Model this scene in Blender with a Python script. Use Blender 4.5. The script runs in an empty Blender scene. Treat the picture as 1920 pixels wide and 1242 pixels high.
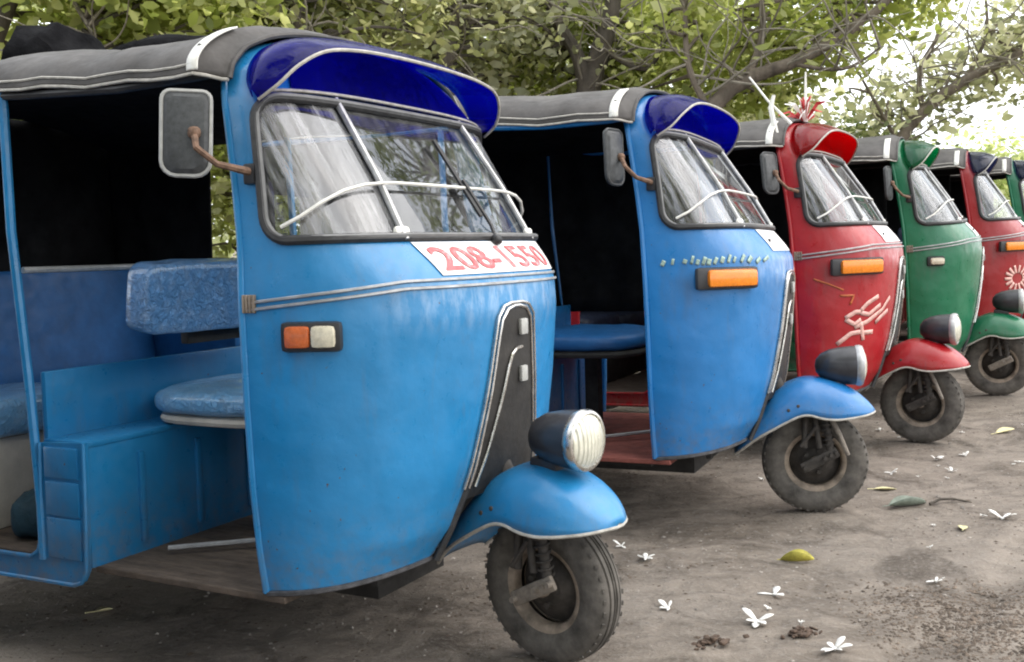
import bpy, bmesh, math, random
import numpy as np
from mathutils import Vector, Matrix

R = math.radians
random.seed(7)
rng = np.random.default_rng(11)
scene = bpy.context.scene
col = scene.collection

# ------------------------------------------------------------------ camera
F_PX, PITCH, ROLL, CAM_H, CY = 1962.28, R(4.0752), R(2.0606), 1.1462, -36.2
cam_data = bpy.data.cameras.new('camera')
cam = bpy.data.objects.new('camera', cam_data)
col.objects.link(cam)
cam_data.sensor_fit = 'HORIZONTAL'
cam_data.sensor_width = 36.0
cam_data.lens = 36.0 * F_PX / 1920.0
cam_data.shift_y = CY / 1920.0
cam_data.clip_start = 0.05
cam_data.clip_end = 2000
_c, _s = math.cos(PITCH), math.sin(PITCH)
_R, _U, _F = Vector((1, 0, 0)), Vector((0, _s, _c)), Vector((0, _c, -_s))
_cr, _sr = math.cos(ROLL), math.sin(ROLL)
_right = _cr * _R - _sr * _U
_up = _sr * _R + _cr * _U
m3 = Matrix((_right, _up, -_F)).transposed()
cam.matrix_world = Matrix.Translation((0, 0, CAM_H)) @ m3.to_4x4()
scene.camera = cam

# ------------------------------------------------------------------ world, sun, exposure
SUN_EL, SUN_AZ = R(50), R(97)          # azimuth clockwise from +Y
world = bpy.data.worlds.new("World")
scene.world = world
world.use_nodes = True
wn, wl = world.node_tree.nodes, world.node_tree.links
wn.clear()
wout = wn.new('ShaderNodeOutputWorld')
wbg = wn.new('ShaderNodeBackground')
wsky = wn.new('ShaderNodeTexSky')
wsky.sky_type = 'NISHITA'
wsky.sun_disc = False
wsky.sun_elevation = SUN_EL
wsky.sun_rotation = SUN_AZ
wsky.dust_density = 4.0
wsky.air_density = 1.0
wtc = wn.new('ShaderNodeTexCoord')
wmap = wn.new('ShaderNodeMapping')
wmap.inputs['Scale'].default_value = (1, 1, 2.2)
wnoi = wn.new('ShaderNodeTexNoise')
wnoi.inputs['Scale'].default_value = 2.2
wnoi.inputs['Detail'].default_value = 6
wramp = wn.new('ShaderNodeMapRange')
wramp.inputs['From Min'].default_value = 0.35
wramp.inputs['From Max'].default_value = 0.65
wramp.inputs['To Min'].default_value = 0.65
wramp.inputs['To Max'].default_value = 1.0
wmix = wn.new('ShaderNodeMix')
wmix.data_type = 'RGBA'
wmix.inputs[7].default_value = (15.5, 16.0, 16.6, 1)     # bright even cloud deck
wl.new(wtc.outputs['Generated'], wmap.inputs['Vector'])
wl.new(wmap.outputs['Vector'], wnoi.inputs['Vector'])
wl.new(wnoi.outputs['Fac'], wramp.inputs['Value'])
wl.new(wramp.outputs['Result'], wmix.inputs[0])
wl.new(wsky.outputs['Color'], wmix.inputs[6])
wl.new(wmix.outputs[2], wbg.inputs['Color'])
wbg.inputs['Strength'].default_value = 0.09
wl.new(wbg.outputs['Background'], wout.inputs['Surface'])

sun_data = bpy.data.lights.new('sun', 'SUN')
sun_data.energy = 1.5
sun_data.angle = R(75)
sun_data.color = (1.0, 0.95, 0.88)
sun = bpy.data.objects.new('sun', sun_data)
col.objects.link(sun)
_sd = Vector((math.sin(SUN_AZ) * math.cos(SUN_EL), math.cos(SUN_AZ) * math.cos(SUN_EL), math.sin(SUN_EL)))
sun.rotation_euler = _sd.to_track_quat('Z', 'Y').to_euler()

scene.view_settings.view_transform = 'Standard'
scene.view_settings.look = 'None'
scene.view_settings.gamma = 1.0
scene.view_settings.exposure = 0.85
scene.view_settings.use_curve_mapping = False
scene.render.engine = 'CYCLES'
scene.cycles.use_denoising = True
scene.cycles.pixel_filter_type = 'BLACKMAN_HARRIS'
scene.cycles.filter_width = 2.0
scene.cycles.max_bounces = 8
scene.cycles.transparent_max_bounces = 24
scene.cycles.sample_clamp_indirect = 8.0
scene.cycles.caustics_reflective = False
scene.cycles.caustics_refractive = False


def at(u, v, d):
    """world point seen at photo pixel (u, v) of the 1920 px frame, d metres deep"""
    X, Y = u - 960.0, -(v - 621.0 - CY)
    xx, yy = _cr * X + _sr * Y, -_sr * X + _cr * Y
    p = _F + _R * (xx / F_PX) + _U * (yy / F_PX)
    p = p * (d / p.y)
    return Vector((p.x, p.y, p.z + CAM_H))


# ------------------------------------------------------------------ materials
def new_mat(name):
    m = bpy.data.materials.new(name)
    m.use_nodes = True
    nt = m.node_tree
    b = nt.nodes['Principled BSDF']
    return m, nt, b


def node(nt, kind, **kw):
    n = nt.nodes.new(kind)
    for k, v in kw.items():
        if k in n.inputs.keys():
            n.inputs[k].default_value = v
        else:
            setattr(n, k, v)
    return n


def noise(nt, scale, detail=5, rough=0.6, coord='Object', vscale=None, dist=0.0):
    tc = node(nt, 'ShaderNodeTexCoord')
    src = tc.outputs[coord]
    if vscale:
        mp = node(nt, 'ShaderNodeMapping')
        mp.inputs['Scale'].default_value = vscale
        nt.links.new(src, mp.inputs['Vector'])
        src = mp.outputs['Vector']
    n = node(nt, 'ShaderNodeTexNoise')
    n.inputs['Scale'].default_value = scale
    n.inputs['Detail'].default_value = detail
    n.inputs['Roughness'].default_value = rough
    n.inputs['Distortion'].default_value = dist
    nt.links.new(src, n.inputs['Vector'])
    return n.outputs['Fac']


def rng_map(nt, sock, a, b, c=0.0, d=1.0):
    n = node(nt, 'ShaderNodeMapRange')
    n.inputs['From Min'].default_value = a
    n.inputs['From Max'].default_value = b
    n.inputs['To Min'].default_value = c
    n.inputs['To Max'].default_value = d
    nt.links.new(sock, n.inputs['Value'])
    return n.outputs['Result']


def mixc(nt, fac, a, b):
    n = node(nt, 'ShaderNodeMix', data_type='RGBA')
    for i, x in ((0, fac), (6, a), (7, b)):
        if isinstance(x, (int, float)):
            n.inputs[i].default_value = x
        elif isinstance(x, tuple):
            n.inputs[i].default_value = x if len(x) == 4 else (*x, 1)
        else:
            nt.links.new(x, n.inputs[i])
    return n.outputs[2]


def bump(nt, sock, b, strength, dist):
    n = node(nt, 'ShaderNodeBump')
    n.inputs['Strength'].default_value = strength
    n.inputs['Distance'].default_value = dist
    nt.links.new(sock, n.inputs['Height'])
    nt.links.new(n.outputs['Normal'], b.inputs['Normal'])


_cache = {}


def simple(name, c, rough=0.5, metal=0.0, var=0.25, scale=14, bmp=0.0, coat=0.0, vscale=None, bscale=60, spec=0.5):
    """base colour broken up by two scales of worn, dusty noise"""
    if name in _cache:
        return _cache[name]
    m, nt, b = new_mat(name)
    n1 = noise(nt, scale, 6, 0.65, vscale=vscale)
    dark = tuple(x * (1 - var) for x in c)
    lite = tuple(min(1, x * (1 + var) + 0.02 * var) for x in c)
    cc = mixc(nt, rng_map(nt, n1, 0.3, 0.7), dark, lite)
    nt.links.new(cc, b.inputs['Base Color'])
    nt.links.new(rng_map(nt, noise(nt, scale * 2.3, 4), 0.3, 0.7, max(0.03, rough - 0.1), min(1, rough + 0.12)), b.inputs['Roughness'])
    b.inputs['Metallic'].default_value = metal
    b.inputs['Coat Weight'].default_value = coat
    b.inputs['Specular IOR Level'].default_value = spec
    if bmp:
        bump(nt, noise(nt, bscale, 4), b, 0.6, bmp)
    _cache[name] = m
    return m


def paint(name, c, chalk=0.35):
    """old gloss paint: chalky fading, vertical streaks, dust splash low down, chips"""
    if name in _cache:
        return _cache[name]
    m, nt, b = new_mat(name)
    fade = tuple(min(1, x * 0.85 + 0.035) for x in c)
    deep = tuple(x * 0.82 for x in c)
    big = rng_map(nt, noise(nt, 3.0, 5, 0.6), 0.35, 0.7)
    base = mixc(nt, big, deep, c)
    streak = rng_map(nt, noise(nt, 16, 5, 0.6, vscale=(1, 1, 0.12)), 0.52, 0.8, 0, chalk)
    base = mixc(nt, streak, base, fade)
    # dried mud splash with its own ragged outline above the bottom edge
    tc = node(nt, 'ShaderNodeTexCoord')
    sx = node(nt, 'ShaderNodeSeparateXYZ')
    nt.links.new(tc.outputs['Object'], sx.inputs[0])
    low = rng_map(nt, sx.outputs['Z'], 0.52, 0.25)
    mud = node(nt, 'ShaderNodeMath', operation='MULTIPLY')
    nt.links.new(low, mud.inputs[0])
    nt.links.new(rng_map(nt, noise(nt, 22, 8, 0.7), 0.42, 0.75), mud.inputs[1])
    base = mixc(nt, rng_map(nt, mud.outputs[0], 0.0, 1.0, 0, 0.8), base, (0.16, 0.13, 0.10))
    # chalky rubbed band where the nose gets wiped and handled
    band = node(nt, 'ShaderNodeMath', operation='MULTIPLY')
    nt.links.new(rng_map(nt, sx.outputs['Z'], 0.90, 0.98), band.inputs[0])
    nt.links.new(rng_map(nt, sx.outputs['Z'], 1.05, 1.02), band.inputs[1])
    b2 = node(nt, 'ShaderNodeMath', operation='MULTIPLY')
    nt.links.new(band.outputs[0], b2.inputs[0])
    nt.links.new(rng_map(nt, sx.outputs['X'], -0.22, -0.12), b2.inputs[1])
    b3 = node(nt, 'ShaderNodeMath', operation='MULTIPLY')
    nt.links.new(b2.outputs[0], b3.inputs[0])
    nt.links.new(rng_map(nt, noise(nt, 34, 6, 0.65, vscale=(1, 1, 0.35)), 0.42, 0.7), b3.inputs[1])
    base = mixc(nt, rng_map(nt, b3.outputs[0], 0, 1, 0, 0.8), base, tuple(min(1, x * 0.7 + 0.27) for x in c))
    chips = rng_map(nt, noise(nt, 55, 3, 0.5), 0.735, 0.76)
    base = mixc(nt, chips, base, (0.10, 0.06, 0.045))
    # grime runs below fittings and scattered scratches
    grime = rng_map(nt, noise(nt, 9, 7, 0.7, vscale=(1, 1, 0.3), dist=0.5), 0.55, 0.78, 0, 0.4)
    base = mixc(nt, grime, base, (0.11, 0.10, 0.09))
    scr = rng_map(nt, noise(nt, 30, 4, 0.55, vscale=(0.25, 0.25, 2.2), dist=1.5), 0.70, 0.74, 0, 0.5)
    base = mixc(nt, scr, base, fade)
    nt.links.new(base, b.inputs['Base Color'])
    rr = rng_map(nt, noise(nt, 30, 6), 0.3, 0.7, 0.24, 0.52)
    nt.links.new(rr, b.inputs['Roughness'])
    b.inputs['Coat Weight'].default_value = 0.25
    b.inputs['Coat Roughness'].default_value = 0.22
    n_d = noise(nt, 4.2, 2, 0.5)
    n_r = noise(nt, 17, 4, 0.55)
    ad = node(nt, 'ShaderNodeMath', operation='MULTIPLY_ADD')
    ad.inputs[1].default_value = 0.16
    nt.links.new(n_r, ad.inputs[0])
    nt.links.new(n_d, ad.inputs[2])
    bump(nt, ad.outputs[0], b, 0.42, 0.03)
    _cache[name] = m
    return m


def glass_mat(name='dusty_window_glass', streaky=False):
    m, nt, b = new_mat(name)
    nt.nodes.remove(b)
    out = nt.nodes['Material Output']
    tr = node(nt, 'ShaderNodeBsdfTransparent')
    tr.inputs['Color'].default_value = (0.82, 0.87, 0.86, 1)
    gl = node(nt, 'ShaderNodeBsdfGlossy')
    gl.inputs['Roughness'].default_value = 0.03
    gl.inputs['Color'].default_value = (0.95, 0.97, 1, 1)
    df = node(nt, 'ShaderNodeBsdfDiffuse')
    df.inputs['Color'].default_value = (0.5, 0.5, 0.49, 1)
    ge = node(nt, 'ShaderNodeNewGeometry')
    dt = node(nt, 'ShaderNodeVectorMath', operation='DOT_PRODUCT')
    nt.links.new(ge.outputs['Normal'], dt.inputs[0])
    nt.links.new(ge.outputs['Incoming'], dt.inputs[1])
    ab = node(nt, 'ShaderNodeMath', operation='ABSOLUTE')
    nt.links.new(dt.outputs['Value'], ab.inputs[0])
    om = node(nt, 'ShaderNodeMath', operation='SUBTRACT')
    om.inputs[0].default_value = 1.0
    nt.links.new(ab.outputs[0], om.inputs[1])
    pw = node(nt, 'ShaderNodeMath', operation='POWER')
    pw.inputs[1].default_value = 4.0
    nt.links.new(om.outputs[0], pw.inputs[0])
    fac = rng_map(nt, pw.outputs[0], 0.0, 1.0, 0.09, 1.0)      # two faces of the pane together
    m1 = node(nt, 'ShaderNodeMixShader')
    nt.links.new(fac, m1.inputs[0])
    nt.links.new(tr.outputs[0], m1.inputs[1])
    nt.links.new(gl.outputs[0], m1.inputs[2])
    m2 = node(nt, 'ShaderNodeMixShader')
    du = rng_map(nt, noise(nt, 16, 6, 0.65, vscale=(1, 1, 0.16)), 0.4, 0.72, 0.02, 0.20)
    if streaky:                       # pale reflection streaks painted into the pane along its rake
        tc = node(nt, 'ShaderNodeTexCoord')
        ro = node(nt, 'ShaderNodeMapping')
        ro.inputs['Rotation'].default_value = (0, R(32), 0)
        sc_ = node(nt, 'ShaderNodeMapping')
        sc_.inputs['Scale'].default_value = (1, 1, 0.07)
        nz = node(nt, 'ShaderNodeTexNoise')
        nz.inputs['Scale'].default_value = 26
        nz.inputs['Detail'].default_value = 6
        nz.inputs['Roughness'].default_value = 0.7
        nt.links.new(tc.outputs['Object'], ro.inputs['Vector'])
        nt.links.new(ro.outputs['Vector'], sc_.inputs['Vector'])
        nt.links.new(sc_.outputs['Vector'], nz.inputs['Vector'])
        du = rng_map(nt, nz.outputs['Fac'], 0.42, 0.68, 0.02, 0.48)
        df.inputs['Color'].default_value = (0.72, 0.72, 0.73, 1)
    nt.links.new(du, m2.inputs[0])
    nt.links.new(m1.outputs[0], m2.inputs[1])
    nt.links.new(df.outputs[0], m2.inputs[2])
    nt.links.new(m2.outputs[0], out.inputs['Surface'])
    return m


def tinted(name, c, clear):
    """see-through coloured plastic sheet"""
    if name in _cache:
        return _cache[name]
    m, nt, b = new_mat(name)
    out = nt.nodes['Material Output']
    dust = rng_map(nt, noise(nt, 11, 7, 0.7, dist=0.8), 0.48, 0.8, 0, 0.30)
    nt.links.new(mixc(nt, dust, c, tuple(0.5 * q + 0.16 for q in c)), b.inputs['Base Color'])
    nt.links.new(rng_map(nt, noise(nt, 24, 5), 0.35, 0.7, 0.06, 0.3), b.inputs['Roughness'])
    b.inputs['Coat Weight'].default_value = 0.6
    tr = node(nt, 'ShaderNodeBsdfTransparent')
    mx = max(c)
    tr.inputs['Color'].default_value = (*[min(1, x / mx * 0.75 + 0.02) for x in c], 1)
    tl = node(nt, 'ShaderNodeBsdfTranslucent')
    tl.inputs['Color'].default_value = (*[min(1, q * 2.4) for q in c], 1)
    m0 = node(nt, 'ShaderNodeMixShader')
    m0.inputs[0].default_value = 0.45
    nt.links.new(b.outputs[0], m0.inputs[1])
    nt.links.new(tl.outputs[0], m0.inputs[2])
    mm = node(nt, 'ShaderNodeMixShader')
    mm.inputs[0].default_value = clear
    nt.links.new(m0.outputs[0], mm.inputs[1])
    nt.links.new(tr.outputs[0], mm.inputs[2])
    nt.links.new(mm.outputs[0], out.inputs['Surface'])
    bump(nt, noise(nt, 7, 4), b, 0.6, 0.03)
    _cache[name] = m
    return m


def leaf_mat(name, dark, mid, lite, trans=0.35):
    m, nt, b = new_mat(name)
    at_ = node(nt, 'ShaderNodeAttribute', attribute_name='tint')
    rp = node(nt, 'ShaderNodeValToRGB')
    e = rp.color_ramp.elements
    e[0].color = (*dark, 1)
    e[1].color = (*lite, 1)
    k = e.new(0.5)
    k.color = (*mid, 1)
    nt.links.new(at_.outputs['Fac'], rp.inputs[0])
    nt.links.new(rp.outputs[0], b.inputs['Base Color'])
    b.inputs['Roughness'].default_value = 0.5
    tl = node(nt, 'ShaderNodeBsdfTranslucent')
    bt = node(nt, 'ShaderNodeMix', data_type='RGBA', blend_type='MULTIPLY')
    bt.inputs[0].default_value = 1.0
    bt.inputs[7].default_value = (1.75, 1.7, 1.35, 1)
    nt.links.new(rp.outputs[0], bt.inputs[6])
    nt.links.new(bt.outputs[2], tl.inputs['Color'])
    mm = node(nt, 'ShaderNodeMixShader')
    mm.inputs[0].default_value = trans + 0.1
    nt.links.new(b.outputs[0], mm.inputs[1])
    nt.links.new(tl.outputs[0], mm.inputs[2])
    nt.links.new(mm.outputs[0], nt.nodes['Material Output'].inputs['Surface'])
    return m


M = {}
M['rubber'] = simple('black_rubber_gasket', (0.022, 0.022, 0.023), 0.55, var=0.4, scale=40)
M['tyre'] = simple('dusty_tyre_rubber', (0.095, 0.085, 0.074), 0.85, var=0.55, scale=16, bmp=0.002, bscale=90)
M['rim'] = simple('muddy_wheel_steel', (0.25, 0.20, 0.155), 0.75, var=0.5, scale=20, bmp=0.002)
M['dish'] = simple('grimy_wheel_disc', (0.045, 0.038, 0.032), 0.8, var=0.5, scale=24, bmp=0.002)
M['fork'] = simple('dusty_fork_steel', (0.2, 0.17, 0.14), 0.7, var=0.45, scale=28, bmp=0.002)
M['chrome'] = simple('worn_chrome', (0.62, 0.6, 0.57), 0.28, metal=1.0, var=0.2, scale=30)
M['alu'] = simple('dull_aluminium_strip', (0.42, 0.42, 0.42), 0.45, metal=0.6, var=0.25, scale=24)
M['white'] = simple('off_white_enamel', (0.74, 0.73, 0.68), 0.5, var=0.12, scale=22)
M['sticker'] = simple('white_vinyl_sticker', (0.78, 0.76, 0.75), 0.45, var=0.08, scale=10)
M['red_print'] = simple('faded_red_print', (0.58, 0.10, 0.11), 0.5, var=0.35, scale=26)
M['black_plastic'] = simple('black_plastic', (0.02, 0.02, 0.022), 0.42, var=0.4, scale=18)
M['nose_black'] = simple('dirty_black_panel', (0.014, 0.012, 0.010), 0.62, var=0.5, scale=14, bmp=0.002)
M['lamp_shell'] = simple('black_painted_shell', (0.028, 0.028, 0.033), 0.38, var=0.4, scale=14, coat=0.2)
M['lens'] = simple('cream_lamp_lens', (0.72, 0.70, 0.58), 0.18, var=0.15, scale=40, coat=0.6)
M['canopy'] = simple('dusty_black_canopy_vinyl', (0.058, 0.053, 0.050), 0.7, var=0.5, scale=6, bmp=0.012, bscale=7)
M['hem'] = simple('pale_canopy_piping', (0.42, 0.40, 0.36), 0.7, var=0.3, scale=40)
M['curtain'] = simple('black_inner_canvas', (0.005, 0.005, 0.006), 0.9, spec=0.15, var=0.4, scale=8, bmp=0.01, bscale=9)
M['floor_brown'] = simple('worn_brown_floor_board', (0.085, 0.062, 0.046), 0.85, var=0.5, scale=9, vscale=(1, 5, 1), bmp=0.004)
M['dark_vinyl'] = simple('blue_black_vinyl', (0.006, 0.012, 0.032), 0.6, var=0.3, scale=9)
M['floor_red'] = simple('rust_red_floor_sheet', (0.2, 0.055, 0.04), 0.8, var=0.4, scale=12, bmp=0.003)
M['chassis'] = simple('oily_black_chassis', (0.018, 0.016, 0.014), 0.8, var=0.4)
M['navy'] = simple('navy_blue_vinyl', (0.010, 0.10, 0.29), 0.5, var=0.25, scale=9, bmp=0.004, bscale=18)
M['amber'] = simple('amber_lens', (0.85, 0.24, 0.012), 0.22, var=0.18, scale=60, coat=0.5)
M['dull_amber'] = simple('faded_orange_lens', (0.5, 0.11, 0.025), 0.3, var=0.25, scale=60, coat=0.4)
M['clear'] = simple('yellowed_clear_lens', (0.62, 0.57, 0.44), 0.25, var=0.2, scale=70, coat=0.5)
M['mirror_back'] = simple('grey_mirror_shell', (0.042, 0.045, 0.047), 0.5, var=0.35, scale=60)
M['mirror_rim'] = simple('pale_mirror_rim', (0.4, 0.4, 0.38), 0.5, var=0.2, scale=40)
M['mirror_glass'] = simple('mirror_silver', (0.8, 0.8, 0.8), 0.05, metal=1.0, var=0.02)
M['rust'] = simple('rusty_arm', (0.17, 0.10, 0.065), 0.75, var=0.5, scale=60, metal=0.2)
M['cream'] = simple('cream_seat_box_board', (0.5, 0.46, 0.40), 0.8, var=0.2, scale=8)
M['bark'] = simple('grey_brown_bark', (0.13, 0.105, 0.08), 0.9, var=0.5, scale=9, vscale=(1, 1, 0.25), bmp=0.02, bscale=22)
M['dark_bark'] = simple('dark_bark', (0.07, 0.058, 0.046), 0.9, var=0.5, scale=9, vscale=(1, 1, 0.25), bmp=0.02, bscale=22)
M['pale_bark'] = simple('pale_grey_bark', (0.24, 0.215, 0.175), 0.9, var=0.4, scale=9, vscale=(1, 1, 0.25), bmp=0.02, bscale=22)
M['petal'] = simple('white_petal', (0.8, 0.78, 0.74), 0.6, var=0.08, scale=40)
M['bead_pink'] = simple('faded_pink_white_decal', (0.66, 0.38, 0.33), 0.5, var=0.3, scale=40)
M['gold_decal'] = simple('worn_gold_decal', (0.5, 0.12, 0.03), 0.5, var=0.3, scale=40)
M['glass'] = glass_mat()
M['streaky_glass'] = glass_mat('streaked_side_pane', True)


def flute_lens():
    m = M['lens']
    nt = m.node_tree
    tc = node(nt, 'ShaderNodeTexCoord')
    wv = node(nt, 'ShaderNodeTexWave', bands_direction='Y')
    wv.inputs['Scale'].default_value = 22
    nt.links.new(tc.outputs['Object'], wv.inputs['Vector'])
    bump(nt, wv.outputs['Fac'], nt.nodes['Principled BSDF'], 0.7, 0.006)
    # sticker figures: sun-bleached and flaking to the white vinyl
    m = M['red_print']
    nt = m.node_tree
    b = nt.nodes['Principled BSDF']
    src = b.inputs['Base Color'].links[0].from_socket
    fl = rng_map(nt, noise(nt, 48, 6, 0.7), 0.52, 0.66, 0, 0.5)
    nt.links.new(mixc(nt, fl, src, (0.74, 0.66, 0.65)), b.inputs['Base Color'])


flute_lens()


def wrapped(name, c):
    """vinyl cushion in a crinkled clear plastic wrap: highlights come from the gloss relief"""
    m, nt, b = new_mat(name)
    n1 = noise(nt, 26, 6, 0.65)
    cc = mixc(nt, rng_map(nt, n1, 0.45, 0.72), c, tuple(min(1, x * 0.8 + 0.16) for x in c))
    nt.links.new(cc, b.inputs['Base Color'])
    b.inputs['Roughness'].default_value = 0.3
    b.inputs['Coat Weight'].default_value = 1.0
    b.inputs['Coat Roughness'].default_value = 0.12
    bump(nt, noise(nt, 42, 5, 0.6, dist=1.6), b, 1.0, 0.035)
    return m


M['wrap_light'] = wrapped('plastic_wrapped_light_blue', (0.20, 0.50, 0.86))
M['wrap_mid'] = wrapped('plastic_wrapped_mid_blue', (0.13, 0.34, 0.70))


# ------------------------------------------------------------------ mesh helpers
class MB:
    def __init__(self):
        self.v, self.f, self.n = [], [], 0

    def add(self, verts, faces):
        verts = [tuple(map(float, p)) for p in verts]
        self.v += verts
        self.f += [tuple(i + self.n for i in f) for f in faces]
        self.n += len(verts)
        return self

    def grid(self, P, mask=None, wrap_u=False):
        P = np.asarray(P, float)
        a, b = P.shape[:2]
        fs = []
        bb = b if wrap_u else b - 1
        for i in range(a - 1):
            for j in range(bb):
                if mask is None or mask[i][j]:
                    k = (j + 1) % b
                    fs.append((i * b + j, i * b + k, (i + 1) * b + k, (i + 1) * b + j))
        return self.add(P.reshape(-1, 3), fs)

    def box(self, c, s, rot=None, taper=None):
        c = Vector(c)
        vs = []
        for x in (-1, 1):
            for y in (-1, 1):
                for z in (-1, 1):
                    p = Vector((x * s[0] / 2, y * s[1] / 2, z * s[2] / 2))
                    if rot is not None:
                        p = rot @ p
                    vs.append(c + p)
        return self.add(vs, [(0, 1, 3, 2), (4, 6, 7, 5), (0, 4, 5, 1), (2, 3, 7, 6), (0, 2, 6, 4), (1, 5, 7, 3)])

    def rbox(self, c, s, r=0.01, rot=None, seg=2):
        """box with rounded edges"""
        bm = bmesh.new()
        bmesh.ops.create_cube(bm, size=1)
        for v in bm.verts:
            v.co = Vector((v.co.x * s[0], v.co.y * s[1], v.co.z * s[2]))
        r = min(r, min(s) * 0.49)
        bmesh.ops.bevel(bm, geom=bm.edges[:], offset=r, segments=seg, profile=0.6, affect='EDGES')
        c = Vector(c)
        bm.verts.index_update()
        vs = [c + (rot @ v.co if rot is not None else v.co) for v in bm.verts]
        fs = [[v.index for v in f.verts] for f in bm.faces]
        bm.free()
        return self.add(vs, fs)

    def tube(self, pts, r, n=8, closed=False, caps=True):
        pts = [Vector(p) for p in pts]
        m = len(pts)
        rs = r if isinstance(r, (list, tuple, np.ndarray)) else [r] * m
        T = []
        for i in range(m):
            if closed:
                t = pts[(i + 1) % m] - pts[i - 1]
            else:
                t = pts[min(i + 1, m - 1)] - pts[max(i - 1, 0)]
            T.append(t.normalized() if t.length > 1e-9 else Vector((0, 0, 1)))
        up = Vector((0, 0, 1)) if abs(T[0].z) < 0.9 else Vector((1, 0, 0))
        nrm = (up - T[0] * up.dot(T[0])).normalized()
        vs = []
        for i in range(m):
            nrm = (nrm - T[i] * nrm.dot(T[i]))
            nrm = nrm.normalized() if nrm.length > 1e-6 else T[i].orthogonal().normalized()
            bn = T[i].cross(nrm)
            for k in range(n):
                a = 2 * math.pi * k / n
                vs.append(pts[i] + (nrm * math.cos(a) + bn * math.sin(a)) * rs[i])
        fs = []
        for i in range(m if closed else m - 1):
            j = (i + 1) % m
            for k in range(n):
                l = (k + 1) % n
                fs.append((i * n + k, i * n + l, j * n + l, j * n + k))
        if caps and not closed:
            fs.append(tuple(range(n))[::-1])
            fs.append(tuple((m - 1) * n + k for k in range(n)))
        return self.add(vs, fs)

    def lathe(self, prof, c, axis='Y', n=48, arc=None):
        """profile of (radius, along-axis)"""
        c = Vector(c)
        vs = []
        for r, h in prof:
            for k in range(n):
                a = 2 * math.pi * k / n
                ca, sa = r * math.cos(a), r * math.sin(a)
                p = {'Y': (ca, h, sa), 'X': (h, ca, sa), 'Z': (ca, sa, h)}[axis]
                vs.append(c + Vector(p))
        fs = []
        for i in range(len(prof) - 1):
            for k in range(n):
                l = (k + 1) % n
                fs.append((i * n + k, i * n + l, (i + 1) * n + l, (i + 1) * n + k))
        return self.add(vs, fs)

    def cushion(self, c, s, e=0.35, n=18, rot=None, puff=0.0, seed=0):
        """rounded, slightly lumpy pad"""
        g = np.random.default_rng(seed)
        ph = g.uniform(0, 6.28, 6)
        vs = []
        for i in range(n + 1):
            la = -math.pi / 2 + math.pi * i / n
            for j in range(2 * n):
                lo = 2 * math.pi * j / (2 * n)
                sg = lambda w: math.copysign(abs(w) ** e, w)
                p = Vector((sg(math.cos(la)) * sg(math.cos(lo)), sg(math.cos(la)) * sg(math.sin(lo)), sg(math.sin(la))))
                k = 1 + puff * (math.sin(9 * p.x + ph[0]) * math.sin(7 * p.y + ph[1]) + 0.6 * math.sin(15 * p.y + ph[2]) * math.sin(13 * p.z + ph[3]))
                p = Vector((p.x * s[0] / 2, p.y * s[1] / 2, p.z * s[2] / 2 * k))
                vs.append(Vector(c) + (rot @ p if rot is not None else p))
        w = 2 * n
        fs = [(i * w + j, i * w + (j + 1) % w, (i + 1) * w + (j + 1) % w, (i + 1) * w + j) for i in range(n) for j in range(w)]
        return self.add(vs, fs)

    def build(self, name, mat, parent=None, smooth=True, solid=0.0, ang=40):
        me = bpy.data.meshes.new(name)
        me.from_pydata(self.v, [], self.f)
        me.validate()
        if mat is not None:
            me.materials.append(mat)
        if smooth:
            me.polygons.foreach_set('use_smooth', [True] * len(me.polygons))
            try:
                me.set_sharp_from_angle(angle=R(ang))
            except Exception:
                pass
        o = bpy.data.objects.new(name, me)
        col.objects.link(o)
        if parent is not None:
            o.parent = parent
        if solid:
            md = o.modifiers.new('thickness', 'SOLIDIFY')
            md.thickness = solid
            md.offset = 0
        return o


def empty(name, loc=(0, 0, 0), rot=(0, 0, 0)):
    o = bpy.data.objects.new(name, None)
    o.empty_display_size = 0.2
    o.location = loc
    o.rotation_euler = rot
    col.objects.link(o)
    return o


def tag(o, label=None, cat=None, group=None, kind=None):
    if label:
        o['label'] = label
    if cat:
        o['category'] = cat
    if group:
        o['group'] = group
    if kind:
        o['kind'] = kind
    return o


def text_mesh(txt, size):
    cu = bpy.data.curves.new('lettering', 'FONT')
    cu.body = txt
    cu.size = size
    cu.offset = size * 0.018
    cu.resolution_u = 3
    o = bpy.data.objects.new('lettering', cu)
    col.objects.link(o)
    dg = bpy.context.evaluated_depsgraph_get()
    me = o.evaluated_get(dg).to_mesh()
    V = [v.co.copy() for v in me.vertices]
    Fc = [tuple(p.vertices) for p in me.polygons]
    o.evaluated_get(dg).to_mesh_clear()
    bpy.data.objects.remove(o)
    bpy.data.curves.remove(cu)
    return V, Fc


# ------------------------------------------------------------------ the front body shape of a rickshaw
# local frame: x forward, y left, z up; origin on the ground under the front wheel
_T = np.array([
    # z     x_edge  x_nose   W     n
    (0.27, -0.500, -0.210, 0.555, 2.4),
    (0.40, -0.502, -0.165, 0.572, 2.4),
    (0.55, -0.505, -0.130, 0.583, 2.4),
    (0.75, -0.508, -0.105, 0.588, 2.5),
    (0.95, -0.515, -0.088, 0.584, 2.6),
    (1.03, -0.520, -0.096, 0.579, 2.7),
    (1.08, -0.524, -0.132, 0.573, 2.9),
    (1.15, -0.530, -0.196, 0.564, 3.2),
    (1.30, -0.550, -0.287, 0.553, 3.4),
    (1.50, -0.582, -0.425, 0.540, 3.4),
    (1.574, -0.600, -0.475, 0.518, 3.2),
    (1.622, -0.610, -0.503, 0.468, 3.0),
    (1.662, -0.615, -0.523, 0.372, 3.0),
    (1.688, -0.618, -0.540, 0.245, 3.0),
    (1.700, -0.620, -0.555, 0.08, 3.0)])
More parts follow.
